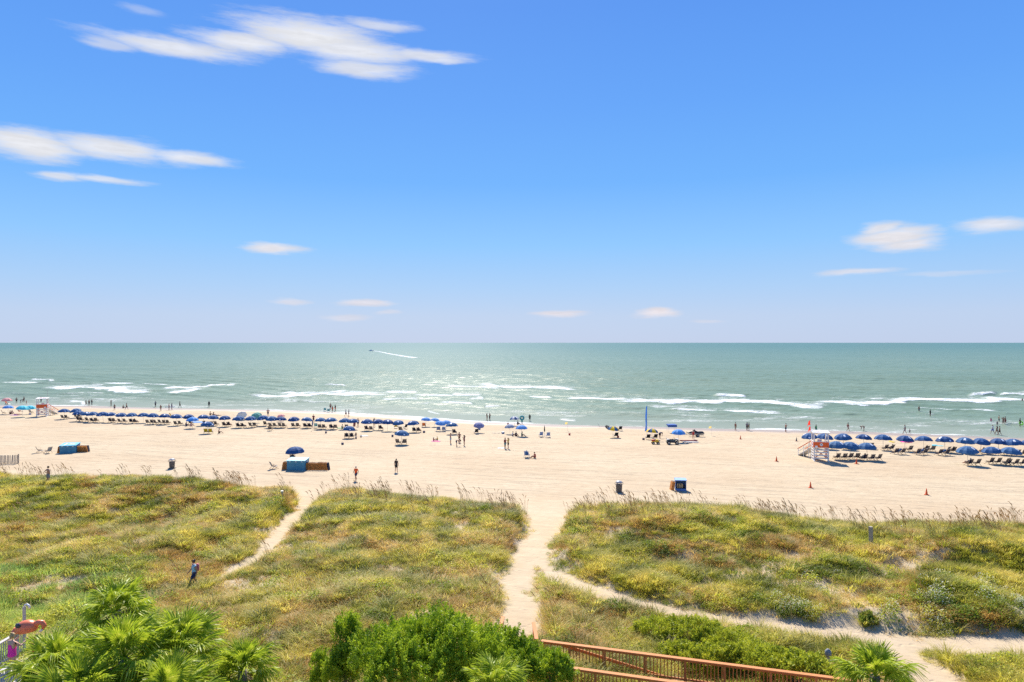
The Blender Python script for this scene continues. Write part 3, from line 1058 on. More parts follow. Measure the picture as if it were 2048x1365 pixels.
def frond_mesh(seed, droop, m):
    r_ = random.Random(seed)
    b_ = MB()
    pet = .75
    hub = Vector((0, pet, -.06))
    b_.tube([(0, 0, 0), (0, pet * .5, .02), hub], [.022, .016, .013], 4)
    n = 38
    for k in range(n):
        t = (k + .5) / n * 2 - 1
        a = t * R(118)
        L = (.92 - .30 * abs(t) ** 1.5) * r_.uniform(.9, 1.06)
        d = Vector((math.sin(a), math.cos(a), 0))
        sd_ = Vector((math.cos(a), -math.sin(a), 0))
        start = hub + Vector((0, .22 * (1 - abs(t)), -.03 * (1 - abs(t))))
        dr = droop * r_.uniform(.6, 1.5)
        fold = .016 * (1 if k % 2 else -1)
        rows = []
        for s_, w in ((0.04, .010), (.38, .026), (.72, .017), (1.0, .002)):
            c = start + d * (L * s_ * (1 - .18 * dr * s_ * s_)) + Vector((0, 0, -.10 * abs(t) * s_ - dr * L * max(0, s_ - .25) ** 2 * 1.1 + .10 * (1 - abs(t)) * s_))
            rows.append((c - sd_ * w + Vector((0, 0, fold)), c + sd_ * w - Vector((0, 0, fold))))
        vs_ = [p for q in rows for p in q]
        b_.add(vs_, [(2 * i, 2 * i + 1, 2 * i + 3, 2 * i + 2) for i in range(3)])
    return b_.mesh('frond', m)


FROND = [frond_mesh(i, .35 + .22 * (i % 4), m_palm) for i in range(6)]
DEAD = [frond_mesh(20 + i, 1.3, m_deadleaf) for i in range(2)]


def palm(px, py, d, size, nf, label, seed):
    r_ = random.Random(seed)
    c = above(px, py, d)
    gz = float(ground(c.x, c.y))
    h_ = c.z - gz
    root = link('palmetto_palm', None, None, (c.x, c.y, gz))
    tag(root, label, 'palm', 'palmettos in front of the dunes')
    b_ = MB()
    rings = []
    for i in range(9):
        t = i / 8
        rr_ = (.17 - .03 * t) * (1 + .10 * (i % 2))
        rings.append([Vector((rr_ * math.cos(k * math.pi / 5) + .12 * math.sin(t * 2), rr_ * math.sin(k * math.pi / 5), -.2 + (h_ + .2) * t)) for k in range(10)])
    b_.loft(rings)
    for i in range(22):                                 # old leaf bases
        a = i * 2.4
        zz = h_ * (.55 + .43 * i / 22)
        b_.beam((.15 * math.cos(a), .15 * math.sin(a), zz - .1), (.27 * math.cos(a), .27 * math.sin(a), zz + .1), .07, .03)
    link('trunk', b_.mesh('trunk', m_boot, True), root)
    for i in range(nf):
        f = (i + .5) / nf
        elv = R(84 - 125 * f ** .9) + r_.gauss(0, .10)
        a = i * 2.39996 + r_.gauss(0, .15)
        M = Matrix.Rotation(a, 4, 'Z') @ Matrix.Rotation(elv, 4, 'X') @ Matrix.Rotation(r_.gauss(0, .35), 4, 'Y')
        s_ = size * r_.uniform(.85, 1.1) * (.72 + .28 * math.sin(min(1, f * 1.6) * 1.57))
        dead = f > .88
        o = link('frond', r_.choice(DEAD if dead else FROND), root, (.12 * math.sin(2.0), 0, h_ - .12 * f), M.to_euler(), s_)
    return root


palm(228, 1222, 25.5, .92, 30, 'single palmetto standing behind the others, nearest the lush grass', 1)
palm(112, 1335, 21.5, .92, 34, 'palmetto with pale arching fronds beside the grey boardwalk', 2)
palm(240, 1318, 20.5, 1.02, 36, 'dense palmetto at the heart of the palmetto clump', 3)
palm(352, 1300, 22.0, .98, 34, 'palmetto on the dune side of the clump, next to a lone smaller one', 4)
palm(478, 1342, 22.0, .80, 32, 'lone rounded palmetto between the palmetto clump and the cedars', 5)
palm(985, 1372, 20.0, .72, 30, 'pale tipped palmetto in front of the cedar shrubs', 6)
palm(1742, 1352, 20.0, .74, 34, 'bright green palmetto at the end of the boardwalk railing', 7)
palm(150, 1395, 19.0, .95, 30, 'low palmetto below the grey boardwalk, mostly hidden', 8)
palm(330, 1392, 19.5, .90, 28, 'darker palmetto tucked under the dense one', 9)

# ------------------------------------------------------------------ wooden boardwalk with railings
m_rail = wood_mat('stained_rail', (.52, .195, .060), .30)
m_deck = wood_mat('deck_board', (.36, .27, .20), .25)
m_deckr = wood_mat('deck_board_red', (.38, .17, .09), .25)
m_grey = wood_mat('grey_board', (.48, .45, .42), .15)


def boardwalk():
    A = Vector((1.39, 31.0, 1.97)); B = Vector((13.6, 26.72, 2.26))
    d = (B - A).normalized()
    dh = Vector((d.x, d.y, 0)).normalized()
    n_ = Vector((dh.y, -dh.x, 0))                      # towards the building
    L = (B - A).length
    W = 2.15
    root = link('boardwalk', None, None, A)
    tag(root, 'stained wooden boardwalk with baluster railings leading onto the sand path', 'boardwalk')

    def P_(t, w=0.0, z=0.0):
        return d * t + n_ * w + Vector((0, 0, z))
    # deck boards laid across
    pb = MB().box((0, 0, 0), (.136, W + .1, .04)).mesh('plank', m_deck)
    pr = MB().box((0, 0, 0), (.136, W + .1, .04)).mesh('plank', m_deckr)
    rz = math.atan2(dh.y, dh.x)
    k, t = 0, -1.6
    while t < L + .2:
        link('plank', pb if t < 5.2 else pr, root, P_(t, W / 2, -.02 + random.uniform(-.003, .003)), (0, -math.asin(d.z), rz + random.gauss(0, .003)))
        t += .146
    for w in (.1, W / 2, W - .1):
        link('joist', MB().beam(P_(-1.6, w, -.14), P_(L, w, -.14), .05, .18).mesh('joist', m_rail), root)
    for t in (0, 3, 6, 9, 12):
        for w in (.1, W - .1):
            q = A + P_(t, w)
            gz = float(ground(q.x, q.y))
            link('pile', MB().beam(P_(t, w, -.2), P_(t, w, min(-.3, gz - A.z - d.z * t - .4)), .12, .12).mesh('pile', m_rail), root)
    bal_len = .80
    bal = MB().box((0, 0, 0), (.036, .036, bal_len)).mesh('baluster', m_rail)
    post = MB().box((0, 0, 0), (.10, .10, 1.02)).mesh('post', m_rail)

    def railing(w, t0, t1, posts):
        link('rail_cap', MB().beam(P_(t0 - .05, w, .97), P_(t1, w, .97), .20, .045).mesh('rail_cap', m_rail), root)
        link('top_rail', MB().beam(P_(t0, w, .90), P_(t1, w, .90), .045, .09).mesh('top_rail', m_rail), root)
        link('bottom_rail', MB().beam(P_(t0, w, .10), P_(t1, w, .10), .045, .09).mesh('bottom_rail', m_rail), root)
        for t in posts:
            link('post', post, root, P_(t, w, .43), (0, 0, rz))
        t = t0 + .1
        while t < t1:
            if min(abs(t - q) for q in posts) > .08:
                link('baluster', bal, root, P_(t, w, .5), (0, 0, rz))
            t += .148
    railing(0, 0, L + .1, [0, 1.25, 2.85, 4.6, 6.3, 7.9, 9.7, 11.4, 12.9])
    railing(W, -.9, L + .1, [-.8, 1.1, 2.9, 4.7, 6.5, 8.3, 10.1, 11.9])
    # sloping rail of the side ramp, seen through the balusters
    link('ramp_rail', MB().beam(P_(.9, -.16, .82), P_(5.4, -.16, .02), .05, .13).mesh('ramp_rail', m_rail), root)
    # hand rails of the steps down to the sand path
    o = -A
    for (x0, y0, z0, x1, y1, z1) in ((1.12, 31.15, 2.94, 1.08, 34.3, 2.42), (-.62, 31.9, 2.94, -.46, 35.0, 2.42)):
        link('step_rail', MB().beam(Vector((x0, y0, z0)) + o, Vector((x1, y1, z1)) + o, .17, .05).mesh('step_rail', m_rail), root)
        link('step_skirt', MB().beam(Vector((x0, y0, z0 - .09)) + o, Vector((x1, y1, z1 - .09)) + o, .045, .13).mesh('step_skirt', m_rail), root)
        for t in (.06, .5, .96):
            x, y, z_ = x0 + (x1 - x0) * t, y0 + (y1 - y0) * t, z0 + (z1 - z0) * t
            gz = float(ground(x, y))
            link('post', MB().beam(Vector((x, y, z_ - .03)) + o, Vector((x, y, gz - .3)) + o, .09, .09).mesh('post', m_rail), root)
        for q in range(16):
            t = (q + 1) / 17
            x, y, z_ = x0 + (x1 - x0) * t, y0 + (y1 - y0) * t, z0 + (z1 - z0) * t
            link('baluster', bal, root, Vector((x, y, z_ - .5)) + o)
    for q in range(5):                                   # treads
        y = 32.0 + .32 * q
        link('tread', MB().box((0, 0, 0), (1.6, .29, .04)).mesh('tread', m_deck), root, Vector((.28, y, 1.9 - .085 * q)) + o)
    return root


boardwalk()


def grey_walk():
    O = Vector((-20.2, 24.0, 3.1))
    root = link('grey_boardwalk', None, None, O)
    tag(root, 'weathered grey boardwalk with picket rails beside the palmettos', 'boardwalk')
    plank = MB().box((0, 0, 0), (1.9, .136, .04)).mesh('plank', m_grey)
    for k in range(44):
        link('plank', plank, root, (0, -1 + k * .146, -.02))
    pk = MB().box((0, 0, 0), (.03, .03, .8)).mesh('picket', m_grey)
    post = MB().box((0, 0, 0), (.11, .11, 1.5)).mesh('post', m_grey)
    for sx in (-.92, .92):
        y1 = 5.4 if sx < 0 else 2.4
        link('rail_cap', MB().beam((sx, -1, .99), (sx, y1, .99), .15, .045).mesh('rail_cap', m_grey), root)
        link('bottom_rail', MB().beam((sx, -1, .14), (sx, y1, .14), .04, .08).mesh('bottom_rail', m_grey), root)
        y = -.9
        k = 0
        while y < y1:
            if k % 12 == 0:
                link('post', post, root, (sx, y, .2))
            else:
                link('picket', pk, root, (sx, y, .56))
            y += .125
            k += 1
    for x in (-.9, .9):
        for y in (-.5, 2, 4.8):
            gz = float(ground(O.x + x, O.y + y))
            link('pile', MB().beam((x, y, -.05), (x, y, gz - O.z - .4), .13, .13).mesh('pile', m_grey), root)
    for k in range(4):
        link('tread', MB().box((0, 0, 0), (1.7, .29, .04)).mesh('tread', m_grey), root, (0, 5.6 + .3 * k, -.16 - .15 * k))
    # goose-neck shower post at the end
    b_ = MB()
    b_.beam((0, 0, -.3), (0, 0, 1.95), .09, .09)
    s_ = link('shower_post', None, None, (-21.12, 29.55, 3.1))
    tag(s_, 'grey wooden post with a curved white fixture at the end of the grey boardwalk', 'post')
    link('post', b_.mesh('post', m_grey), s_)
    c_ = MB().tube([(0, 0, 1.9), (.03, 0, 2.02), (.12, 0, 2.06), (.21, 0, 2.0), (.24, 0, 1.88)], [.03, .035, .035, .04, .05], 8)
    link('fixture', c_.mesh('fixture', mat('white_plastic', (.72, .72, .70), .4), True), s_)


grey_walk()

# ------------------------------------------------------------------ people
SKIN = [mat('skin_%d' % i, c, .5, .06, 8) for i, c in enumerate([(.50, .26, .16), (.42, .20, .12), (.34, .15, .085), (.26, .11, .06), (.58, .33, .22), (.13, .06, .035)])]
m_eye = mat('eye_dark', (.03, .02, .02), .3)
HAIRC = [mat('hair_%d' % i, c, .55, .2, 20) for i, c in enumerate([(.03, .018, .01), (.09, .045, .02), (.02, .015, .012), (.42, .28, .12), (.38, .36, .33)])]
CLO = {k: cloth('garment_' + k, c, .05) for k, c in dict(black=(.02, .02, .024), navy=(.02, .035, .10), red=(.55, .035, .03), orange=(.90, .13, .025), white=(.75, .74, .72), teal=(.04, .32, .34), green=(.05, .30, .12),
                                                         pink=(.95, .045, .36), grey=(.24, .24, .25), blue=(.05, .16, .50), yellow=(.80, .55, .05), purple=(.22, .06, .30), maroon=(.22, .02, .04), khaki=(.36, .30, .20), ltblue=(.38, .62, .72), lime=(.30, .80, .06)).items()}
STAND = dict(pelvis=(0, 0, .95), spine=(0, .01, 1.12), chest=(0, 0, 1.31), neck=(0, -.01, 1.47), head=(0, .02, 1.60), face=(0, 1, 0),
             shL=(-.17, 0, 1.39), elL=(-.24, -.02, 1.13), wrL=(-.25, .06, .90), haL=(-.25, .09, .82), shR=(.17, 0, 1.39), elR=(.24, -.02, 1.13), wrR=(.25, .06, .90), haR=(.25, .09, .82),
             hiL=(-.09, 0, .90), knL=(-.10, .02, .50), anL=(-.10, -.02, .09), toL=(-.12, .14, .04), hiR=(.09, 0, .90), knR=(.10, .02, .50), anR=(.10, -.02, .09), toR=(.12, .14, .04))


def pose(**kw):
    d = dict(STAND)
    d.update(kw)
    return d


POSES = {
    'stand': pose(haL=(-.26, .06, .81), anL=(-.13, -.02, .09), toL=(-.17, .13, .04), anR=(.13, -.02, .09), toR=(.17, .13, .04)),
    'hips': pose(elL=(-.36, -.10, 1.16), wrL=(-.20, .05, 1.02), haL=(-.14, .08, 1.0), elR=(.36, -.10, 1.16), wrR=(.20, .05, 1.02), haR=(.14, .08, 1.0), anL=(-.16, -.02, .09), toL=(-.2, .13, .04), anR=(.16, -.02, .09), toR=(.2, .13, .04)),
    'walk': pose(elL=(-.23, -.12, 1.15), wrL=(-.24, -.10, .92), haL=(-.24, -.08, .84), elR=(.23, .07, 1.15), wrR=(.22, .24, .98), haR=(.21, .30, .92), knL=(-.09, .22, .53), anL=(-.09, .30, .11), toL=(-.10, .47, .08),
                 knR=(.09, -.05, .50), anR=(.10, -.33, .16), toR=(.10, -.22, .05)),
    'phone': pose(elR=(.24, .06, 1.16), wrR=(.12, .24, 1.30), haR=(.09, .27, 1.37), elL=(-.30, .05, 1.18), wrL=(-.36, .24, 1.08), haL=(-.38, .31, 1.06), head=(0, .04, 1.60)),
    'armsup': pose(elL=(-.36, .02, 1.40), wrL=(-.26, .06, 1.62), haL=(-.16, .06, 1.68), elR=(.36, .02, 1.40), wrR=(.26, .06, 1.62), haR=(.16, .06, 1.68), anL=(-.2, 0, .09), toL=(-.24, .15, .04), anR=(.2, 0, .09), toR=(.24, .15, .04)),
    'bend': pose(pelvis=(0, -.14, .90), spine=(0, .05, .98), chest=(0, .24, .98), neck=(0, .40, .93), head=(0, .52, .88), face=(0, .5, -1), shL=(-.17, .30, .97), elL=(-.20, .34, .70), wrL=(-.18, .40, .46), haL=(-.17, .42, .38),
                 shR=(.17, .30, .97), elR=(.20, .34, .70), wrR=(.18, .40, .46), haR=(.17, .42, .38), hiL=(-.09, -.12, .86), knL=(-.11, -.05, .47), anL=(-.12, -.08, .09), toL=(-.14, .08, .04), hiR=(.09, -.12, .86), knR=(.11, -.05, .47), anR=(.12, -.08, .09), toR=(.14, .08, .04)),
    'sit': pose(pelvis=(0, 0, .14), spine=(0, -.03, .31), chest=(0, .01, .50), neck=(0, .04, .66), head=(0, .08, .79), shL=(-.17, .02, .58), elL=(-.24, .12, .36), wrL=(-.20, .32, .36), haL=(-.16, .38, .38), shR=(.17, .02, .58), elR=(.24, .12, .36), wrR=(.20, .32, .36), haR=(.16, .38, .38),
                hiL=(-.10, .02, .12), knL=(-.15, .38, .38), anL=(-.12, .70, .08), toL=(-.13, .86, .07), hiR=(.10, .02, .12), knR=(.15, .38, .38), anR=(.12, .70, .08), toR=(.13, .86, .07)),
    'recline': pose(pelvis=(0, 0, .40), spine=(0, -.12, .53), chest=(0, -.22, .70), neck=(0, -.30, .84), head=(0, -.33, .96), face=(0, 1, .2), shL=(-.17, -.24, .77), elL=(-.28, -.06, .60), wrL=(-.26, .20, .58), haL=(-.25, .28, .57), shR=(.17, -.24, .77), elR=(.28, -.06, .60), wrR=(.26, .20, .58), haR=(.25, .28, .57),
                    hiL=(-.10, .02, .38), knL=(-.12, .44, .50), anL=(-.11, .80, .22), toL=(-.12, .92, .30), hiR=(.10, .02, .38), knR=(.12, .44, .50), anR=(.11, .80, .22), toR=(.12, .92, .30)),
    'lie': pose(pelvis=(0, 0, .11), spine=(0, -.18, .11), chest=(0, -.36, .13), neck=(0, -.52, .14), head=(0, -.65, .14), face=(.3, .2, 1), shL=(-.17, -.44, .13), elL=(-.30, -.24, .06), wrL=(-.28, 0, .05), haL=(-.28, .08, .05), shR=(.17, -.44, .13), elR=(.34, -.52, .07), wrR=(.22, -.70, .08), haR=(.15, -.74, .08),
                hiL=(-.09, .04, .10), knL=(-.11, .46, .14), anL=(-.10, .86, .06), toL=(-.12, .95, .14), hiR=(.09, .04, .10), knR=(.11, .46, .12), anR=(.10, .86, .06), toR=(.12, .95, .14)),
    'carry': pose(elL=(-.30, .14, 1.22), wrL=(-.26, .38, 1.32), haL=(-.24, .45, 1.36), elR=(.30, .14, 1.22), wrR=(.26, .38, 1.32), haR=(.24, .45, 1.36), head=(0, .03, 1.60)),
}
BONES = [('pelvis', 'spine'), ('spine', 'chest'), ('chest', 'neck'), ('chest', 'shL'), ('shL', 'elL'), ('elL', 'wrL'), ('wrL', 'haL'), ('chest', 'shR'), ('shR', 'elR'), ('elR', 'wrR'), ('wrR', 'haR'),
         ('pelvis', 'hiL'), ('hiL', 'knL'), ('knL', 'anL'), ('anL', 'toL'), ('pelvis', 'hiR'), ('hiR', 'knR'), ('knR', 'anR'), ('anR', 'toR'), ('neck', 'head')]
RAD = dict(pelvis=(.145, .115), spine=(.125, .10), chest=(.15, .115), neck=(.055, .055), head=(.05, .05), sh=(.065, .065), el=(.046, .046), wr=(.030, .030), ha=(.038, .024), hi=(.098, .10), kn=(.062, .062), an=(.040, .042), to=(.042, .032))


def head_mesh(b_, J):
    """head with jaw, nose, ears, eyes and mouth, turned to J['face']"""
    c = Vector(J['head']) + (Vector(J['head']) - Vector(J['neck'])).normalized() * .015
    upv = (Vector(J['head']) - Vector(J['neck'])).normalized()
    f = Vector(J['face'])
    f = (f - upv * f.dot(upv)).normalized()
    r = f.cross(upv)
    M = lambda x, y, z_: c + r * x + f * y + upv * z_
    rings = []
    n = 12
    for i in range(1, 10):
        t = math.pi * i / 10
        zz = .118 * math.cos(t)
        rad = math.sin(t)
        jaw = 1 - .28 * max(0, -math.cos(t)) ** 1.2
        rings.append([M(.078 * rad * jaw * math.cos(2 * math.pi * k / n), (.098 * rad) * (jaw if math.sin(2 * math.pi * k / n) < 0 else 1) * math.sin(2 * math.pi * k / n), zz) for k in range(n)][::-1])
    b_.loft(rings)
    b_.add([M(-.014, .090, -.025), M(.014, .090, -.025), M(0, .118, -.028), M(0, .094, .022), M(0, .092, -.038)], [(0, 2, 3), (2, 1, 3), (0, 4, 2), (4, 1, 2)])
    for s_ in (-1, 1):
        b_.tube([M(s_ * .076, -.005, -.03), M(s_ * .086, -.012, .0), M(s_ * .078, -.008, .03)], [.010, .017, .010], 5)
        b_.add([M(s_ * .032 - .014, .0915, .006), M(s_ * .032 + .014, .0915, .006), M(s_ * .032 + .014, .0925, .018), M(s_ * .032 - .014, .0925, .018)], [(0, 1, 2, 3)], 1)
    b_.add([M(-.022, .0905, -.062), M(.022, .0905, -.062), M(.018, .092, -.054), M(-.018, .092, -.054)], [(0, 1, 2, 3)], 1)
    return M


def hand_mesh(b_, J, s_):
    w, h_ = Vector(J['wr' + s_]), Vector(J['ha' + s_])
    d = (h_ - w).normalized()
    inward = Vector((1 if s_ == 'L' else -1, 0, 0))
    inward = (inward - d * inward.dot(d)).normalized()
    fw = d.cross(inward).normalized()
    if fw.y < 0:
        fw = -fw
    for k, L in enumerate((.068, .078, .073, .058)):
        o = h_ + fw * (.024 - .016 * k) + d * .01
        b_.tube([o, o + d * L * .55, o + d * L * .9 + inward * .022], [.0095, .009, .007], 4)
    o = w + d * .035 + fw * .028
    b_.tube([o, o + d * .035 + fw * .028, o + d * .062 + fw * .032 + inward * .012], [.012, .011, .008], 4)


def skin_body(J):
    names = [k for k in J if k not in ('face', 'head')]
    ix = {k: i for i, k in enumerate(names)}
    me_ = bpy.data.meshes.new('skeleton')
    me_.from_pydata([J[k] for k in names], [(ix[a], ix[b_]) for a, b_ in BONES if a in ix and b_ in ix], [])
    o = bpy.data.objects.new('skeleton', me_)
    col.objects.link(o)
    md = o.modifiers.new('skin', 'SKIN')
    md.use_smooth_shade = True
    for k in names:
        v = me_.skin_vertices[0].data[ix[k]]
        v.radius = RAD[k if k in RAD else k[:2]]
        v.use_root = (k == 'pelvis')
    sb = o.modifiers.new('smooth', 'SUBSURF')
    sb.levels = sb.render_levels = 1
    dg = bpy.context.evaluated_depsgraph_get()
    ev = o.evaluated_get(dg).to_mesh()
    V = [v.co.copy() for v in ev.vertices]
    Fs = [tuple(p.vertices) for p in ev.polygons]
    o.evaluated_get(dg).to_mesh_clear()
    bpy.data.objects.remove(o)
    bpy.data.meshes.remove(me_)
    return V, Fs


BODY = {}
GARMENT = {}


def seg_t(p, a, b_):
    d = b_ - a
    t = max(0, min(1, (p - a).dot(d) / max(1e-9, d.dot(d))))
    return t, (p - a - d * t).length


def body(pn):
    if pn in BODY:
        return BODY[pn]
    J = POSES[pn]
    V, Fs = skin_body(J)
    reg = []
    for p in V:
        best = None
        for a, b_ in BONES:
            t, dd = seg_t(p, Vector(J[a]), Vector(J[b_]))
            dd /= .5 * (RAD[a if a in RAD else a[:2]][0] + RAD[b_ if b_ in RAD else b_[:2]][0])
            if best is None or dd < best[0]:
                best = (dd, a, b_, t)
        reg.append(best[1:])
    b_ = MB()
    b_.add(V, Fs)
    head_mesh(b_, J)
    hand_mesh(b_, J, 'L')
    hand_mesh(b_, J, 'R')
    me_ = b_.mesh('body', [SKIN[0], m_eye], True)
    nrm = [Vector() for _ in V]
    for f in Fs:
        q = [V[i] for i in f]
        n_ = (q[1] - q[0]).cross(q[-1] - q[0])
        for i in f:
            nrm[i] += n_
    nrm = [n_.normalized() if n_.length else Vector((0, 0, 1)) for n_ in nrm]
    BODY[pn] = dict(mesh=me_, V=V, F=Fs, reg=reg, nrm=nrm, J=J)
    return BODY[pn]


def in_garment(kind, a, b_, t):
    bone = (a, b_[:2] if len(b_) == 3 else b_)
    torso = bone in (('pelvis', 'spine'), ('spine', 'chest')) or (bone == ('chest', 'neck') and t < .35) or bone == ('chest', 'sh')
    up_arm = a[:2] == 'sh' and len(a) == 3
    hip = bone == ('pelvis', 'hi') or (bone == ('pelvis', 'spine') and t < .25)
    thigh = a[:2] == 'hi' and len(a) == 3
    if kind == 'shirt':
        return torso or hip and a == 'pelvis' and bone != ('pelvis', 'hi') or (up_arm and t < .55)
    if kind == 'tank':
        return torso
    if kind == 'trunks':
        return hip or bone == ('pelvis', 'hi') or (thigh and t < .72)
    if kind == 'brief':
        return hip or bone == ('pelvis', 'hi') or (thigh and t < .10)
    if kind == 'swimsuit':
        return torso and bone != ('chest', 'sh') or hip or bone == ('pelvis', 'hi') or (thigh and t < .10)
    if kind == 'bikini_top':
        return (bone == ('spine', 'chest') and t > .62) or (bone == ('chest', 'neck') and t < .10)
    if kind == 'dress':
        return torso or hip or bone == ('pelvis', 'hi') or (thigh and t < .5)
    return False


def garment(pn, kind):
    key = (pn, kind)
    if key in GARMENT:
        return GARMENT[key]
    B = body(pn)
    sel = [in_garment(kind, *r) for r in B['reg']]
    off = .022 if kind in ('shirt', 'dress', 'trunks', 'tank') else .010
    used_, vs_, fs = {}, [], []
    for f in B['F']:
        if sum(sel[i] for i in f) >= len(f) - 1 and any(sel[i] for i in f):
            q = []
            for i in f:
                if i not in used_:
                    used_[i] = len(vs_)
                    vs_.append(B['V'][i] + B['nrm'][i] * off)
                q.append(used_[i])
            fs.append(tuple(q))
    GARMENT[key] = MB().add(vs_, fs).mesh(kind, CLO['black'], True)
    return GARMENT[key]


HAIR = {}


def hair(pn, style):
    key = (pn, style)
    if key in HAIR:
        return HAIR[key]
    J = POSES[pn]
    c = Vector(J['head'])
    upv = (Vector(J['head']) - Vector(J['neck'])).normalized()
    c = c + upv * .015
    f = Vector(J['face'])
    f = (f - upv * f.dot(upv)).normalized()
    r = f.cross(upv)
    b_ = MB()
    n = 12
    rings = []
    for i in range(0, 7):
        t = math.pi * (i + .15) / 9.4
        ring = []
        for k in range(n):
            a = 2 * math.pi * k / n
            s_ = math.sin(a)
            tt = t * (1.0 if s_ < .35 else .58)          # high over the forehead, low at the nape
            ring.append(c + r * (.090 * math.sin(tt) * math.cos(a)) + f * (.110 * math.sin(tt) * s_ - .006) + upv * (.130 * math.cos(tt)))
        rings.append(ring[::-1])
    b_.loft(rings)
    if style == 'long':
        p0 = c - f * .07 + upv * .02
        b_.tube([p0, p0 - upv * .12 - f * .035, p0 - upv * .26 - f * .03, p0 - upv * .36 - f * .01], [.075, .080, .065, .02], 8)
    if style == 'bun':
        p0 = c - f * .08 + upv * .10
        b_.tube([p0 - upv * .04, p0, p0 + upv * .04], [.025, .055, .02], 8)
    if style == 'hat':
        b_ = MB()
        M = Matrix((r, f, upv)).transposed().to_4x4()
        b_.lathe([(.088, .03), (.21, .025), (.215, .035), (.095, .055), (.088, .12), (.06, .145), (.01, .15)], 14, c, 0, M)
    HAIR[key] = b_.mesh('hat' if style == 'hat' else 'hair', HAIRC[0], True)
    return HAIR[key]


def person(loc, face_deg, pn='stand', skin=1, hr=('short', 0), wear=(('trunks', 'navy'),), label='', group=None, h=1.0, dz=0.0, hatc=None):
    """face_deg: heading, 0 = towards the sea, clockwise"""
    B = body(pn)
    r = link('person', None, None, (loc[0], loc[1], loc[2] + dz), (0, 0, -R(face_deg)), h)
    r.empty_display_size = .2
    tag(r, label, 'person', group)
    link('body', B['mesh'], r, mat=SKIN[skin])
    st, hc = hr
    link('hat' if st == 'hat' else 'hair', hair(pn, st), r, mat=(CLO[hatc] if hatc else HAIRC[hc]))
    if st == 'hat':
        link('hair', hair(pn, 'short'), r, mat=HAIRC[hc], sc=.985)
    for gk, gc in wear:
        link(gk, garment(pn, gk), r, mat=CLO[gc])
    return r

# ------------------------------------------------------------------ beach furniture
m_navy = cloth('navy_canvas', (.030, .115, .290), .25)
m_navy2 = cloth('navy_sling', (.016, .020, .050), .10)
m_ltblue = cloth('light_blue_canvas', (.13, .34, .70), .25)
m_sky = cloth('sky_blue_canvas', (.05, .30, .75), .25)
m_turq = cloth('turquoise_canvas', (.10, .62, .74), .25)
m_tealc = cloth('teal_green_canvas', (.16, .40, .33), .25)
m_purp = cloth('purple_grey_canvas', (.22, .24, .42), .25)
m_greyc = cloth('grey_blue_canvas', (.30, .36, .46), .25)
m_pinkc = cloth('pink_canvas', (.72, .36, .34), .25)
m_yell = cloth('yellow_canvas', (.85, .60, .03), .25)
m_whitec = cloth('white_canvas', (.78, .77, .74), .20)
m_logo = mat('white_print', (.78, .80, .82), .6)
m_pole = mat('pole_white', (.62, .60, .56), .45)
m_chwood = wood_mat('chair_wood', (.52, .36, .20))
m_owood = wood_mat('orange_wood', (.62, .25, .06))
m_white = mat('white_paint', (.74, .73, .70), .55, .08)
m_orangep = mat('orange_paint', (.78, .12, .018), .5, .08)
m_black = mat('black_rubber', (.018, .018, .02), .75)
m_metal = mat('grey_metal', (.42, .42, .42), .4, .1, 6, .7)
m_dkgrey = mat('dark_grey', (.07, .075, .08), .6)


def canopy(rad, hgt, mats, pattern, sag=.05, n=8, valance=.10):
    """n-panel dome; pattern gives each panel's material slot"""
    b_ = MB()
    prof = [(0.0, 1.0), (.28, .95), (.55, .78), (.80, .48), (1.0, 0.0)]
    for k in range(n):
        a0, a1 = 2 * math.pi * k / n, 2 * math.pi * (k + 1) / n
        rows = []
        for r_, z_ in prof:
            row = []
            for j in range(3):
                t = j / 2
                p0 = Vector((math.cos(a0), math.sin(a0), 0)) * rad * r_
                p1 = Vector((math.cos(a1), math.sin(a1), 0)) * rad * r_
                p = p0.lerp(p1, t)
                p.z = hgt * z_ - sag * r_ * (1 if j == 1 else 0)
                row.append(p)
            rows.append(row)
        if valance:
            rows.append([q * .995 + Vector((0, 0, -valance)) for q in rows[-1]])
        vs_ = [q for row in rows for q in row]
        fs = []
        for i in range(len(rows) - 1):
            for j in range(2):
                fs.append((3 * i + j, 3 * (i + 1) + j, 3 * (i + 1) + j + 1, 3 * i + j + 1))
        b_.add(vs_, fs, pattern[k % len(pattern)])
    return b_.mesh('canopy', mats)


def ribs(rad, hgt, n=8):
    b_ = MB()
    for k in range(n):
        a = 2 * math.pi * k / n
        b_.tube([(0, 0, hgt - .02), (.55 * rad * math.cos(a), .55 * rad * math.sin(a), .76 * hgt - .02), (rad * math.cos(a), rad * math.sin(a), -.01)], .012, 4, 0, False)
    return b_.mesh('ribs', m_pole)


def patch(rad, hgt, a, w, r0, r1, lift=.012):
    """print sewn on one panel"""
    def P_(rr_, da):
        z_ = np.interp(rr_, [0, .28, .55, .80, 1.0], [1, .95, .78, .48, 0]) * hgt
        q = rad * rr_ * math.cos(math.pi / 8) / math.cos(da)
        return Vector((q * math.cos(a + da), q * math.sin(a + da), z_ - .05 * rr_ + lift + .02))
    rm = (r0 + r1) / 2
    return MB().add([P_(r0, -w), P_(r0, w), P_(rm, w * .9), P_(rm, -w * .9), P_(r1, w * .8), P_(r1, -w * .8)], [(0, 1, 2, 3), (3, 2, 4, 5)]).mesh('logo_patch', m_logo)


def shift(me_, z_):
    me_.transform(Matrix.Translation((0, 0, z_)))
    return me_


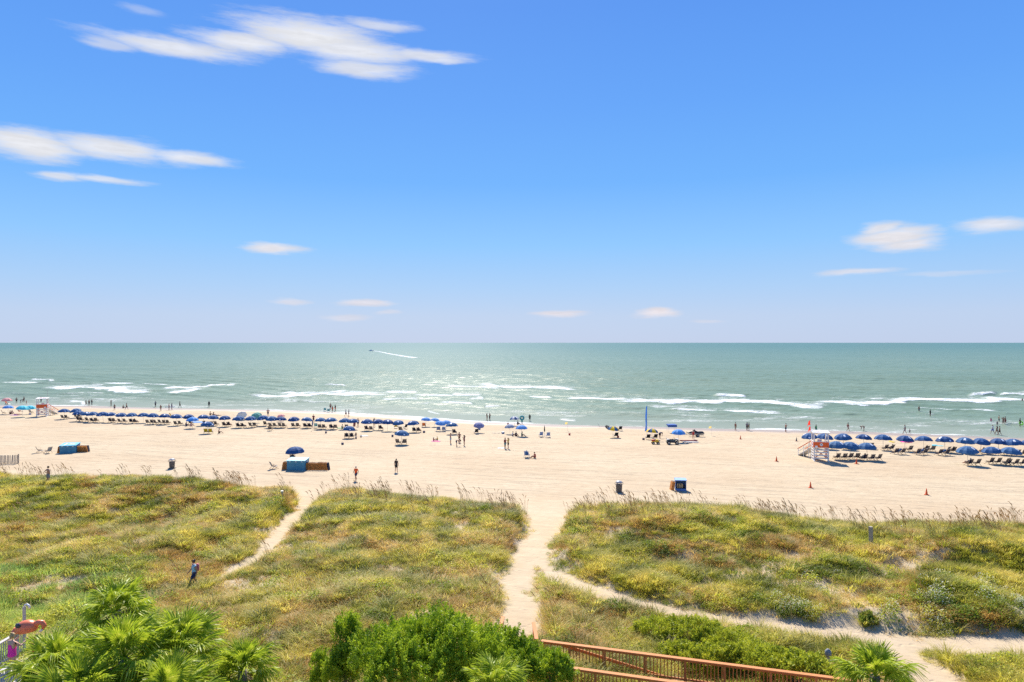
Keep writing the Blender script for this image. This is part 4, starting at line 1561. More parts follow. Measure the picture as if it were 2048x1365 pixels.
UH, UR, UZ = .60, 1.16, 1.56
POLE = MB().tube([(0, 0, -.3), (0, 0, 1.2), (0, 0, UZ + UH + .09)], [.024, .022, .016], 6).mesh('pole', m_pole, True)
CAN = {k: shift(canopy(UR, UH, [m_], [0]), UZ) for k, m_ in dict(navy=m_navy, navy1=cloth('navy_canvas_faded', (.045, .145, .310), .25), navy2=cloth('navy_canvas_dark', (.022, .085, .240), .25), light=m_ltblue, turq=m_turq, teal=m_tealc, purple=m_purp, grey=m_greyc, pink=m_pinkc).items()}
CAN['yellow'] = shift(canopy(UR, UH, [m_yell, m_navy], [0, 1], n=8), UZ)
CAN['striped'] = shift(canopy(UR, UH, [m_whitec, m_navy], [0, 1], n=10), UZ)
CAN['sky'] = shift(canopy(UR, UH, [m_sky, m_ltblue], [0, 1], n=8), UZ)
RIBS = shift(ribs(UR, UH), UZ)
PATCH = [shift(patch(UR, UH, math.pi / 8 * (2 * k + 1), .22, .40, .76), UZ) for k in range(8)]
RIM = [shift(patch(UR, UH, math.pi / 8 * (2 * k + 1), .14, .86, .995), UZ) for k in range(8)]


def over(nc, no):
    if nc == 0:
        return 'with no chair under it'
    w_ = ('', 'one', 'two', 'three', 'four')
    if no >= nc:
        return 'over %s occupied chair%s' % (w_[nc], 's' if nc > 1 else '')
    return 'over %s chair%s%s' % (w_[nc], 's' if nc > 1 else '', ', one occupied' if no else ', empty')


def umbrella(px, py, kind='navy', label='', group=None, tilt=(0, 0), logo=None, s=1.0, name='beach_umbrella'):
    s *= random.uniform(.94, 1.05)
    kind = random.choice(['navy', 'navy', 'navy1', 'navy2']) if kind == 'navy' else kind
    p = at(px, py, 1.84 * s)
    parts = [('pole', POLE), ('canopy', CAN[kind], [('ribs', RIBS)] + ([('logo_patch', PATCH[logo]), ('logo_patch', RIM[(logo + 2) % 8])] if logo is not None else []))]
    return thing(name, parts, p, 0, s, label, 'umbrella', group, rot=(tilt[0] + random.gauss(0, .06), tilt[1] + random.gauss(0, .06), random.gauss(0, .3)))


# low sling chair: front is local +Y
def chair_parts(fabric, wood, bands=True):
    w = .29
    out = []
    bk = MB()
    rows = 5
    for i in range(rows):                                   # woven bands of the back
        t0, t1 = i / rows, (i + (.80 if bands else 1.0)) / rows
        p = lambda t: Vector((0, -.22 - .34 * t, .34 + .62 * t - .03 * math.sin(t * 3.14)))
        a, c = p(t0), p(t1)
        b0 = Vector((0, .012, .006))
        bk.hexa([a + Vector((-w, 0, 0)) - b0, a + Vector((w, 0, 0)) - b0, a + Vector((w, 0, 0)) + b0, a + Vector((-w, 0, 0)) + b0, c + Vector((-w, 0, 0)) - b0, c + Vector((w, 0, 0)) - b0, c + Vector((w, 0, 0)) + b0, c + Vector((-w, 0, 0)) + b0])
    out.append(('backrest', bk.mesh('backrest', fabric)))
    st = MB()
    for i in range(4):
        y0 = -.20 + .15 * i
        st.box((0, y0 + .07, .325 + .012 * i), (2 * w, .13 if bands else .15, .02))
    out.append(('seat', st.mesh('seat', fabric)))
    bf = MB()
    for s_ in (-1, 1):
        bf.beam((s_ * (w + .02), -.20, .30), (s_ * (w + .02), -.58, 1.0), .035, .035)
    bf.beam((-w - .03, -.575, .985), (w + .03, -.575, .985), .04, .035)
    out.append(('back_frame', bf.mesh('back_frame', wood)))
    for s_ in (-1, 1):
        x = s_ * (w + .055)
        out.append(('leg', MB().beam((x, .50, 0), (x, -.22, .50), .03, .045).mesh('leg', wood)))
        out.append(('leg', MB().beam((x + .032 * s_, -.48, 0), (x + .032 * s_, .10, .50), .03, .045).mesh('leg', wood)))
        out.append(('armrest', MB().box((x, -.06, .525), (.07, .58, .03)).mesh('armrest', wood)))
    out.append(('seat_rail', MB().beam((-w - .03, .40, .345), (w + .03, .40, .345), .035, .035).mesh('seat_rail', wood)))
    return out


CH = {'navy': chair_parts(m_navy2, m_chwood), 'teal': chair_parts(cloth('teal_sling', (.05, .34, .38), .1), m_white), 'blue': chair_parts(cloth('blue_sling', (.05, .16, .42), .1), m_white),
      'yellow': chair_parts(cloth('yellow_sling', (.72, .50, .02), .1), m_metal, False), 'red': chair_parts(cloth('red_sling', (.40, .05, .04), .1), m_metal, False), 'orange': chair_parts(cloth('orange_sling', (.75, .20, .04), .1), m_metal, False),
      'black': chair_parts(cloth('black_sling', (.015, .016, .02), .05), m_metal, False), 'white': chair_parts(m_whitec, m_metal), 'stripe': chair_parts(cloth('slate_sling', (.12, .16, .22), .1), m_chwood)}
SUNDEG = math.degrees(SUN_AZ)


def chair(loc, deg=None, kind='navy', label='', group=None, name='beach_chair', s=1.0):
    deg = SUNDEG + random.gauss(0, 6) if deg is None else deg
    return thing(name, CH[kind], loc, -R(deg), s, label, 'chair', group)


def gpos(p, dx, dy):
    x, y = p.x + dx, p.y + dy
    return Vector((x, y, float(ground(x, y))))


def towel(px, py, c, w, l, rot, label, group=None):
    p = at(px, py)
    b_ = MB()
    n = 8
    vs_, fs = [], []
    for i in range(n + 1):
        for j in range(5):
            x, y = (j / 4 - .5) * w, (i / n - .5) * l
            X_, Y_ = x * math.cos(rot) - y * math.sin(rot), x * math.sin(rot) + y * math.cos(rot)
            vs_.append((X_, Y_, float(ground(p.x + X_, p.y + Y_)) - p.z + .035 + .02 * math.sin(i * 1.7 + j)))
    for i in range(n):
        for j in range(4):
            fs.append((i * 5 + j, i * 5 + j + 1, (i + 1) * 5 + j + 1, (i + 1) * 5 + j))
    o = link('beach_towel', b_.add(vs_, fs).mesh('beach_towel', c), None, p)
    return tag(o, label, 'towel', group)


COOL = [('tub', MB().loft([[Vector((sx * a, sy * b_, z_)) for sx, sy in ((-1, -1), (1, -1), (1, 1), (-1, 1))] for a, b_, z_ in ((.24, .15, 0), (.28, .18, .30))]).mesh('tub', mat('cooler_blue', (.06, .16, .36), .4))),
        ('lid', MB().box((0, 0, .33), (.60, .40, .06)).mesh('lid', m_white)), ('handle', MB().tube([(-.29, 0, .25), (-.31, 0, .42), (.31, 0, .42), (.29, 0, .25)], .012, 5).mesh('handle', m_white))]
BAG = [('bag', MB().loft([[Vector((a * math.cos(t * 1.0472), b_ * math.sin(t * 1.0472), z_)) for t in range(6)] for a, b_, z_ in ((.20, .12, 0), (.25, .15, .15), (.20, .11, .34))]).mesh('bag', cloth('bag_canvas', (.12, .10, .16), .05), True)),
       ('strap', MB().tube([(-.14, 0, .30), (-.10, 0, .50), (.10, 0, .50), (.14, 0, .30)], .012, 5).mesh('strap', m_dkgrey))]


def cooler(p, rz, label, group=None):
    return thing('cooler', COOL, p, rz, 1, label, 'cooler', group)


def bag(p, rz, c, label, group=None):
    return thing('beach_bag', BAG, p, rz, 1.0, label, 'bag', group, mats={'bag': c} if c else None)


ROWL = 'navy umbrellas of the long row'
ROWR = 'navy umbrellas beside the white lifeguard stand'
# long row: (px, canopy py, chairs, occupants)
LROW = [(128, 821, 2, 0), (154, 820, 2, 0), (158, 825, 2, 1), (172, 827, 1, 0), (186, 827, 2, 1), (207, 827, 0, 0), (222, 828, 2, 1), (243, 829, 2, 0), (264, 829, 2, 2), (287, 829, 0, 0), (305, 830, 4, 0), (329, 831, 2, 0), (352, 832, 2, 0),
        (378, 832, 1, 0), (407, 833, 1, 1), (426, 834, 2, 0), (450, 835, 2, 2), (478, 836, 2, 2), (502, 836, 2, 0), (528, 834, 1, 0), (543, 836, 2, 0), (561, 837, 2, 0), (588, 837, 2, 0), (612, 838, 2, 2), (641, 839, 2, 0), (663, 839, 2, 1), (690, 840, 1, 0),
        (707, 841, 0, 0), (734, 842, 2, 1), (757, 842, 1, 1), (775, 843, 0, 0), (798, 844, 1, 0), (828, 845, 2, 2), (904, 849, 1, 1)]
SEATED = ['tanned sunbather in dark trunks reclining under the long umbrella row', 'sunbather in a dark swimsuit reclining under the long umbrella row']
occ_n = 0


def occupant(cp, deg):
    global occ_n
    occ_n += 1
    i = occ_n
    if i % 2:
        person(cp, deg, 'recline', i % 4, ('short', i % 3), (('trunks', ('navy', 'black', 'maroon')[i % 3]),), SEATED[0], 'sunbathers in the chairs of the long row', .97)
    else:
        person(cp, deg, 'recline', (i + 1) % 5, ('long', i % 2), (('swimsuit', ('black', 'navy', 'purple')[i % 3]),), SEATED[1], 'sunbathers in the chairs of the long row', .94)


for (px, py, nc, no) in LROW:
    u_ = umbrella(px, py, 'navy', 'navy umbrella with white patch in the long row, ' + over(nc, no), ROWL, logo=random.choice([4, 5, 5, 4, 6]))
    p = Vector(u_.location)
    for k in range(nc):
        cp = gpos(p, .15 + (k - (nc - 1) / 2) * .82 + random.gauss(0, .06) + .35, -.25 + random.gauss(0, .12))
        dg = SUNDEG + 18 + random.gauss(0, 6)
        if k < no:
            chair(cp, dg, 'navy', 'occupied navy chair under a long row umbrella ' + over(nc, no), 'occupied chairs of the long row')
            occupant(cp, dg)
        else:
            chair(cp, dg, 'navy', 'empty navy chair under a long row umbrella ' + over(nc, no), 'empty chairs of the long row')
# umbrellas of other kinds along the long row
u_ = umbrella(414, 847, 'navy', 'navy umbrella standing in front of the long row, shading yellow chairs', logo=5)
p = Vector(u_.location)
for k in range(2):
    chair(gpos(p, .1 + .8 * k, -.5), None, 'yellow', 'yellow beach chair in front of the long umbrella row', 'yellow chairs in front of the long row')
person(gpos(p, 2.3, -.4), 60, 'sit', 2, ('short', 0), (('trunks', 'black'),), 'shirtless man sitting on the sand beside yellow chairs')
u_ = umbrella(697, 856, 'navy', 'navy umbrella in front of the long row with two occupied chairs', logo=4)
p = Vector(u_.location)
for k in range(2):
    cp = gpos(p, -.2 + .85 * k, -.5)
    chair(cp, SUNDEG, 'navy', 'navy chair under the front umbrella with two sunbathers', 'chairs under the front umbrella')
    person(cp, SUNDEG, 'recline', 1 + k, ('long', k), (('swimsuit', ('black', 'maroon')[k]),), ('sunbather in a black swimsuit under the front umbrella', 'sunbather in a maroon swimsuit under the front umbrella')[k], h=.95)
person(at(712, 872), 190, 'sit', 3, ('short', 0), (('trunks', 'grey'),), 'small child crouching on the sand beside the front umbrella', h=.72)
u_ = umbrella(802, 865, 'navy', 'navy umbrella standing alone well in front of the row', logo=4, s=1.06)
p = Vector(u_.location)
for k in range(2):
    chair(gpos(p, -.35 + .95 * k, -.35), SUNDEG + (25 if k == 0 else -5), 'navy', 'empty navy chair under the lone umbrella in front of the row', 'chairs under the lone umbrella')
u_ = umbrella(591, 899, 'navy', 'large navy umbrella beside the blue rental box', s=1.12)
umbrella(385, 838, 'sky', 'bright blue panelled umbrella tucked against the long navy row')
umbrella(486, 825, 'grey', 'pale grey blue umbrella tilted steeply towards the sun', tilt=(R(-32), R(-28)))
umbrella(517, 827, 'teal', 'faded green umbrella tilted towards the sea', tilt=(R(28), R(4)))
umbrella(851, 838, 'light', 'light blue umbrella shading an orange chair', s=.9)
chair(at(848, 855), 0, 'orange', 'orange beach chair under a light blue umbrella')
umbrella(868, 839, 'light', 'light blue umbrella leaning behind another pale one', s=.85, tilt=(0, R(12)))
u_ = umbrella(879, 845, 'light', 'light blue umbrella over a pair of blue chairs', s=.95)
p = Vector(u_.location)
for k in range(2):
    chair(gpos(p, -.1 + 1.0 * k, -.9), SUNDEG, 'blue', 'blue chair with white frame under the light blue umbrella', 'blue chairs under the light blue umbrella')
umbrella(892, 844, 'light', 'deeper blue umbrella beside the pale one over the blue chairs', s=.85)
chair(at(792, 857), SUNDEG, 'yellow', 'yellow chair beside the umbrella row, facing the sun')
chair(at(810, 858), SUNDEG - 40, 'black', 'dark folding chair standing beside the yellow chair')
umbrella(957, 848, 'purple', 'faded purple umbrella tipped low over the sand', s=.95, tilt=(R(8), R(10)))
umbrella(1029, 836, 'striped', 'blue and white striped umbrella at the water edge', s=.9)
umbrella(1043, 854, 'light', 'mid blue umbrella standing over people sitting on the sand', s=.95)
umbrella(1020, 852, 'grey', 'washed out pale umbrella beside the mid blue one', s=.9)
umbrella(14, 799, 'pink', 'faded pink umbrella near the water by the lifeguard stand', s=1.1)
umbrella(16, 814, 'light', 'light blue umbrella beside the turquoise ones', s=1.0)
umbrella(44, 815, 'turq', 'large turquoise umbrella beside the left lifeguard stand', s=1.25)
umbrella(60, 814, 'turq', 'smaller turquoise umbrella right against the lifeguard stand', s=1.0)
umbrella(563, 831, 'pink', 'small peach coloured umbrella behind the long navy row', s=.7)
for (px, py, lb) in ((1225, 856, 'yellow and blue panelled umbrella nearest the wheeled dolly'), (1303, 861, 'yellow and blue panelled umbrella beside the blue feather flag')):
    u_ = umbrella(px, py, 'yellow', lb, s=.93)
    p = Vector(u_.location)
    chair(gpos(p, .6, -.1), SUNDEG, 'black', 'black chair under the yellow umbrella ' + ('by the dolly' if px < 1250 else 'by the feather flag'))
    if px > 1250:
        chair(gpos(p, -.7, -.2), SUNDEG, 'black', 'black chair half in the sun under the feather flag umbrella')
        bag(gpos(p, -1.5, -.5), .3, None, 'dark beach bag beside the black chairs')
umbrella(1357, 863, 'sky', 'bright sky blue umbrella beside the quad bike', s=1.05)
# back row and front row on the right
RB = [(1620, 871, 0), (1648, 872, 1), (1687, 872, 2), (1726, 873, 2), (1766, 874, 2), (1809, 876, 1), (1848, 877, 2), (1890, 878, 2), (1929, 880, 1), (1960, 881, 2), (1997, 882, 2), (2028, 883, 2), (2062, 884, 2)]
for i, (px, py, nc) in enumerate(RB):
    no = sum((i * 2 + k) % 3 == 0 for k in range(nc))
    u_ = umbrella(px, py, 'navy', 'navy umbrella in the back row by the flag topped stand, ' + over(nc, no), ROWR, logo=random.choice([4, 5, 6, 7]), s=1.1)
    p = Vector(u_.location)
    for k in range(nc):
        cp = gpos(p, -.1 + (k - (nc - 1) / 2) * .95 + .5, -.5 + random.gauss(0, .1))
        dg = SUNDEG + random.gauss(0, 8)
        occ = (i * 2 + k) % 3 == 0
        chair(cp, dg, 'navy', ('occupied' if occ else 'empty') + ' navy chair under the back row by the flag topped stand', ('occupied' if occ else 'empty') + ' chairs of the back row')
        if occ:
            person(cp, dg, 'recline', i % 4, (('short', 'long')[i % 2], i % 3), ((('trunks', 'navy') if i % 2 == 0 else ('swimsuit', ('black', 'maroon')[i % 4 > 1])),), 'sunbather reclining under the back row by the flag topped stand', 'sunbathers of the back row', .96)
RF = [(1674, 888, 2), (1699, 889, 2), (1735, 891, 3), (1936, 898, 2), (1985, 899, 3), (2019, 900, 3)]
for i, (px, py, nc) in enumerate(RF):
    u_ = umbrella(px, py, 'navy', 'navy umbrella in the front row by the flag topped stand, ' + over(nc, int(i in (2, 3))), ROWR, logo=6, s=1.12)
    p = Vector(u_.location)
    for k in range(nc):
        cp = gpos(p, .1 + (k - (nc - 1) / 2) * 1.0, -.7 + random.gauss(0, .08))
        dg = SUNDEG - 6 + random.gauss(0, 5)
        occ = i in (2, 3) and k == 0
        chair(cp, dg, 'navy', ('occupied' if occ else 'empty') + ' navy chair in the front row by the flag topped stand', ('occupied' if occ else 'empty') + ' chairs of the front row')
        if occ:
            person(cp, dg, 'recline', 1, ('short', 4 if i == 3 else 0), (('trunks', 'navy'), ('shirt', 'grey' if i == 3 else 'teal')), 'man in a %s shirt reclining in the front row' % ('grey' if i == 3 else 'teal'))
# chairs with a closed umbrella laid across them
CU = [('pole', MB().tube([(0, -.9, 0), (0, 1.3, 0)], .02, 6).mesh('pole', m_pole)),
      ('canopy', MB().loft([[Vector((r_ * (1 + .35 * (k % 2)) * math.cos(k * math.pi / 6), y, r_ * (1 + .35 * (k % 2)) * math.sin(k * math.pi / 6))) for k in range(12)] for y, r_ in ((-.25, .13), (.1, .12), (.6, .09), (1.1, .05), (1.22, .02))]).mesh('canopy', m_navy))]
for i, (px, py) in enumerate(((1796, 909), (1840, 910), (1884, 911))):
    p = at(px, py)
    for k in range(2):
        chair(gpos(p, -.5 + 1.05 * k, 0), SUNDEG - 6, 'navy', 'navy chair of a pair with a closed umbrella laid across it', 'chairs with closed umbrellas laid across')
    thing('closed_umbrella', CU, p + Vector((.15, -.3, .72)), 0, 1.0, 'closed navy umbrella laid slanting across a pair of chairs', 'umbrella', 'closed umbrellas on chairs', rot=(R(-28), 0, R(62)))
# single chairs
for (px, py, dg, k, lb, nm) in ((541, 862, 15, 'navy', 'lone navy chair on open sand in front of the row', 'beach_chair'), (650, 823, -5, 'teal', 'teal chair with white frame standing by the water edge', 'beach_chair'), (657, 825, -5, 'teal', 'second teal chair with white frame standing by the water edge', 'beach_chair'),
                                (80, 906, 55, 'stripe', 'slate striped chair standing behind its twin, by the far rental box', 'beach_chair'), (96, 907, -60, 'stripe', 'slate striped chair turned inward, by the far rental box', 'beach_chair'),
                                (548, 938, 60, 'stripe', 'slate striped chair left of the folded chair stack by the blue rental box', 'beach_chair'),
                                (1082, 874, 0, 'blue', 'blue chair with white frame beside a closed parasol', 'beach_chair'), (1096, 875, 0, 'blue', 'second blue and white chair beside a closed parasol', 'beach_chair'),
                                (952, 868, -12, 'black', 'dark chair with a light pouch under the purple umbrella', 'beach_chair'), (632, 856, 0, 'teal', 'turquoise chair in the long umbrella row', 'beach_chair'), (1240, 862, 0, 'black', 'small black chair at the edge of the churned sand', 'beach_chair')):
    chair(at(px, py), SUNDEG + dg, kind=k, label=lb, s=.98)
PC = [('pole', MB().tube([(0, 0, -.3), (0, 0, 2.15)], .02, 6).mesh('pole', m_pole)), ('canopy', MB().lathe([(.02, 1.0), (.11, 1.05), (.12, 1.3), (.08, 1.8), (.02, 2.1)], 10).mesh('canopy', mat('dark_green_canvas', (.03, .05, .035), .8)))]
thing('closed_parasol', PC, at(1089, 875), 0, 1, 'closed dark green parasol standing between two blue chairs', 'parasol')
thing('closed_parasol', PC, at(625, 861), 0, .9, 'closed parasol standing among the long navy row', 'parasol', mats={'canopy': m_navy})

# ------------------------------------------------------------------ rental boxes with folded chairs
m_box = mat('box_teal_paint', (.055, .24, .34), .55, .12, 3)
m_boxtop = mat('box_top_paint', (.13, .46, .62), .5, .10, 3)
FOLD = [('wood_frame', MB().hexa([Vector(q) for q in ((-.035, -.30, 0), (.035, -.30, 0), (.035, .30, 0), (-.035, .30, 0), (-.035 + .16, -.30, .92), (.035 + .16, -.30, .92), (.035 + .16, .30, .92), (-.035 + .16, .30, .92))]).mesh('wood_frame', m_owood)),
        ('sling', MB().hexa([Vector(q) for q in ((.037, -.26, .10), (.062, -.26, .10), (.062, .26, .10), (.037, .26, .10), (.037 + .15, -.26, .97), (.062 + .15, -.26, .97), (.062 + .15, .26, .97), (.037 + .15, .26, .97))]).mesh('sling', m_navy2)),
        ('cross_bar', MB().box((.06, -.315, .30), (.05, .03, .05)).box((.10, -.315, .62), (.05, .03, .05)).mesh('cross_bar', m_chwood))]


def text_mesh(s_, size, m, ext=.002):
    cu = bpy.data.curves.new('lettering', 'FONT')
    cu.body = s_
    cu.size = size
    cu.extrude = ext
    cu.align_x = 'CENTER'
    cu.align_y = 'CENTER'
    o = bpy.data.objects.new('lettering', cu)
    col.objects.link(o)
    dg = bpy.context.evaluated_depsgraph_get()
    me_ = bpy.data.meshes.new_from_object(o.evaluated_get(dg))
    bpy.data.objects.remove(o)
    me_.materials.clear()
    me_.materials.append(m)
    return me_


def rental_box(px, py, rz, w, d, h_, name_lbl, letters, nl, nr, grp, dark):
    p = at(px, py)
    b_ = MB().hexa([Vector(q) for q in ((-w / 2, -d / 2, -.05), (w / 2, -d / 2, -.05), (w / 2, d / 2, -.05), (-w / 2, d / 2, -.05), (-w / 2, -d / 2, h_ - .16), (w / 2, -d / 2, h_ - .16), (w / 2, d / 2, h_), (-w / 2, d / 2, h_))])
    lid = MB().hexa([Vector(q) for q in ((-w / 2 - .06, -d / 2 - .07, h_ - .165), (w / 2 + .06, -d / 2 - .07, h_ - .165), (w / 2 + .06, d / 2 + .06, h_ + .01), (-w / 2 - .06, d / 2 + .06, h_ + .01), (-w / 2 - .06, -d / 2 - .07, h_ - .10), (w / 2 + .06, -d / 2 - .07, h_ - .10), (w / 2 + .06, d / 2 + .06, h_ + .075), (-w / 2 - .06, d / 2 + .06, h_ + .075))])
    r = thing('rental_box', [('body', b_.mesh('body', m_box)), ('lid', lid.mesh('lid', m_boxtop))], p, rz, 1, name_lbl, 'storage box')
    for x in (-.33, 0, .33):
        link('sticker', MB().box((x * w, -d / 2 - .008, h_ - .25), (.22, .012, .09)).mesh('sticker', m_white), r)
    link('sticker', MB().box((w / 2 + .008, .1, h_ - .3), (.012, .5, .16)).mesh('sticker', m_white), r)
    sl = math.atan2(.175, d + .13)
    tm = link('lettering', text_mesh(letters, d * .95, m_logo), r, (0, 0, h_ - .005 + .0), (sl, 0, 0), (1.25, .8, 1))
    c, s_ = math.cos(rz), math.sin(rz)
    for side, n_ in ((-1, nl), (1, nr)):
        for k in range(n_):
            lx = side * (w / 2 + .14 + .145 * k) + (0 if side > 0 else -.1)
            x, y = p.x + lx * c - (-.05) * s_, p.y + lx * s_ + (-.05) * c
            q = Vector((x, y, float(ground(x, y))))
            thing('folded_chair', FOLD, q, rz + (math.pi if side > 0 else 0), random.uniform(.97, 1.03), 'folded wooden beach chair leaning in the stack ' + grp, 'chair', 'folded chairs stacked ' + grp)
    if dark:
        x, y = p.x + (w / 2 + .2 + .145 * nr) * c, p.y + (w / 2 + .2 + .145 * nr) * s_
        q = Vector((x, y, float(ground(x, y))))
        thing('folded_chair', FOLD, q, rz + math.pi, 1.02, 'outermost folded chair showing its dark sling ' + grp, 'chair', mats={'wood_frame': m_navy2})
    return r


rental_box(596, 940, R(-4), 2.35, 1.5, 1.42, 'teal blue rental box with white lettering and long stacks of folded chairs', 'JS', 5, 19, 'beside the near rental box', True)
rental_box(140, 905, R(14), 2.1, 1.9, 1.25, 'teal rental box with pale lid far up the beach near the fence', 'JS', 3, 9, 'beside the far rental box', True)
u_p = at(586, 922)
chair(u_p, SUNDEG + 5, 'navy', 'navy chair behind the near rental box under the large umbrella')
person(u_p, SUNDEG + 5, 'recline', 1, ('long', 1), (('swimsuit', 'black'),), 'attendant lounging behind the near rental box')

# open blue cabinet with cushions
m_cab = mat('cabinet_blue', (.10, .20, .42), .55, .1, 3)
m_cabin = mat('cabinet_inside', (.03, .035, .05), .8)
p = at(1361, 981)
cab = MB()
W_, D_, H_ = 1.12, .9, 1.16
cab.box((0, D_ / 2 - .02, H_ / 2), (W_ - .05, .04, H_)).box((-W_ / 2, 0, H_ / 2), (.05, D_, H_)).box((W_ / 2, 0, H_ / 2), (.05, D_, H_)).box((0, 0, .12), (W_ - .05, D_ - .02, .28))
rt = thing('storage_cabinet', [('carcass', cab.mesh('carcass', m_cab)), ('top', MB().hexa([Vector(q) for q in ((-.64, -.52, H_ + .003), (.64, -.52, H_ + .003), (.64, .5, H_ + .003), (-.64, .5, H_ + .003), (-.62, -.50, H_ + .06), (.62, -.50, H_ + .06), (.62, .48, H_ + .14), (-.62, .48, H_ + .14))]).mesh('top', mat('cabinet_top', (.20, .36, .62), .5))),
                               ('shelf', MB().box((0, .02, .265), (W_ - .06, D_ - .1, .03)).mesh('shelf', m_cabin))], p, R(-8), 1, 'open fronted blue storage cabinet standing on the sand', 'cabinet')
cush = MB()
rings = []
for z_, s_ in ((0, .8), (.05, 1), (.42, 1), (.5, .8)):
    rings.append([Vector((.10 * s_ * math.cos(k * math.pi / 4), .16 * s_ * math.sin(k * math.pi / 4), z_)) for k in range(8)])
cushm = cush.loft(rings).mesh('cushion', cloth('tan_canvas', (.62, .44, .22), .05), True)
for i, x in enumerate((-.32, -.08, .16, .38)):
    o = link('cushion', cushm, None, p + Matrix.Rotation(R(-8), 3, 'Z') @ Vector((x, -.12, .285)), (0, 0, random.gauss(-.14, .1)), (1, 1, 1 if i < 3 else .6), mat=None if i < 3 else m_cabin)
    tag(o, 'rolled tan cushion standing on the cabinet shelf' if i < 3 else 'short dark cushion on the cabinet shelf', 'cushion', 'cushions in the cabinet' if i < 3 else None)
for k in range(3):
    q = p + Vector((-.92 - .10 * k + .06, -.02 + .12 * k, 0))
    q.z = float(ground(q.x, q.y))
    thing('folded_chair', FOLD, q, R(6), 1.0, 'folded orange wood chair leaning against the open cabinet', 'chair', 'folded chairs at the cabinet')

# litter bins
m_bin = mat('bin_slat', (.16, .135, .11), .7, .2, 8)
m_binlid = mat('bin_lid', (.42, .41, .40), .45, .1)


def litter_bin(px, py, label):
    p = at(px, py)
    r = link('litter_bin', None, None, p, (0, 0, .2))
    tag(r, label, 'litter bin')
    link('drum', MB().lathe([(.29, .06), (.295, .10), (.33, .86), (.31, .90)], 20).mesh('drum', m_bin, False), r)
    sl = MB().beam((.305, 0, .08), (.343, 0, .88), .06, .02).mesh('slat', m_bin)
    for k in range(20):
        link('slat', sl, r, (0, 0, 0), (0, 0, k * math.pi / 10))
    link('base', MB().box((0, 0, .03), (.86, .62, .07)).mesh('base', m_bin), r)
    lid = MB().lathe([(.36, 1.06), (.37, 1.10), (.30, 1.20), (.16, 1.27), (.02, 1.29)], 20)
    link('lid', lid.mesh('lid', m_binlid, True), r)
    for a in (.3, 1.87, 3.44, 5.01):
        link('lid_post', MB().beam((.30 * math.cos(a), .30 * math.sin(a), .88), (.32 * math.cos(a), .32 * math.sin(a), 1.08), .09, .04).mesh('lid_post', m_binlid), r)
    for s_ in (-1, 1):
        link('side_handle', MB().tube([(s_ * .34, 0, .84), (s_ * .46, 0, .88), (s_ * .46, 0, 1.06), (s_ * .36, 0, 1.10)], .028, 6).mesh('side_handle', m_bin, True), r)


litter_bin(1238, 985, 'slatted brown litter bin with domed lid near the blue cabinet')
litter_bin(344, 937, 'slatted litter bin standing at the dune edge below the rental boxes')

# traffic cones
CONE = [('cone', MB().lathe([(.15, .03), (.13, .06), (.03, .68), (.02, .70)], 14).mesh('cone', mat('cone_orange', (.85, .12, .015), .5), True)), ('base', MB().box((0, 0, .015), (.42, .42, .035)).mesh('base', mat('cone_base', (.60, .09, .015), .6)))]
for (px, py, lb) in ((1553, 923, 'orange traffic cone between the stand ramp and open sand'), (1713, 928, 'orange traffic cone at the tip of the lifeguard stand shadow'), (1621, 976, 'orange traffic cone in the middle of the empty sand'), (1853, 990, 'orange traffic cone closest to the wooden dune post'),
                     (1481, 879, 'orange traffic cone by the churned sand near the water'), (1593, 883, 'dark weathered cone just left of the back umbrella row')):
    thing('traffic_cone', CONE, at(px, py), random.random(), 1.0, lb, 'traffic cone', 'cones around the lifeguard stand', mats={'cone': m_dkgrey} if 'dark' in lb else None)

# ------------------------------------------------------------------ lifeguard stands
m_wpaint = mat('stand_white', (.70, .68, .64), .55, .12, 3)
m_sign = mat('sign_white', (.80, .80, .80), .5)
m_signb = mat('sign_blue', (.05, .12, .45), .5)
m_signr = mat('sign_red', (.60, .05, .05), .5)


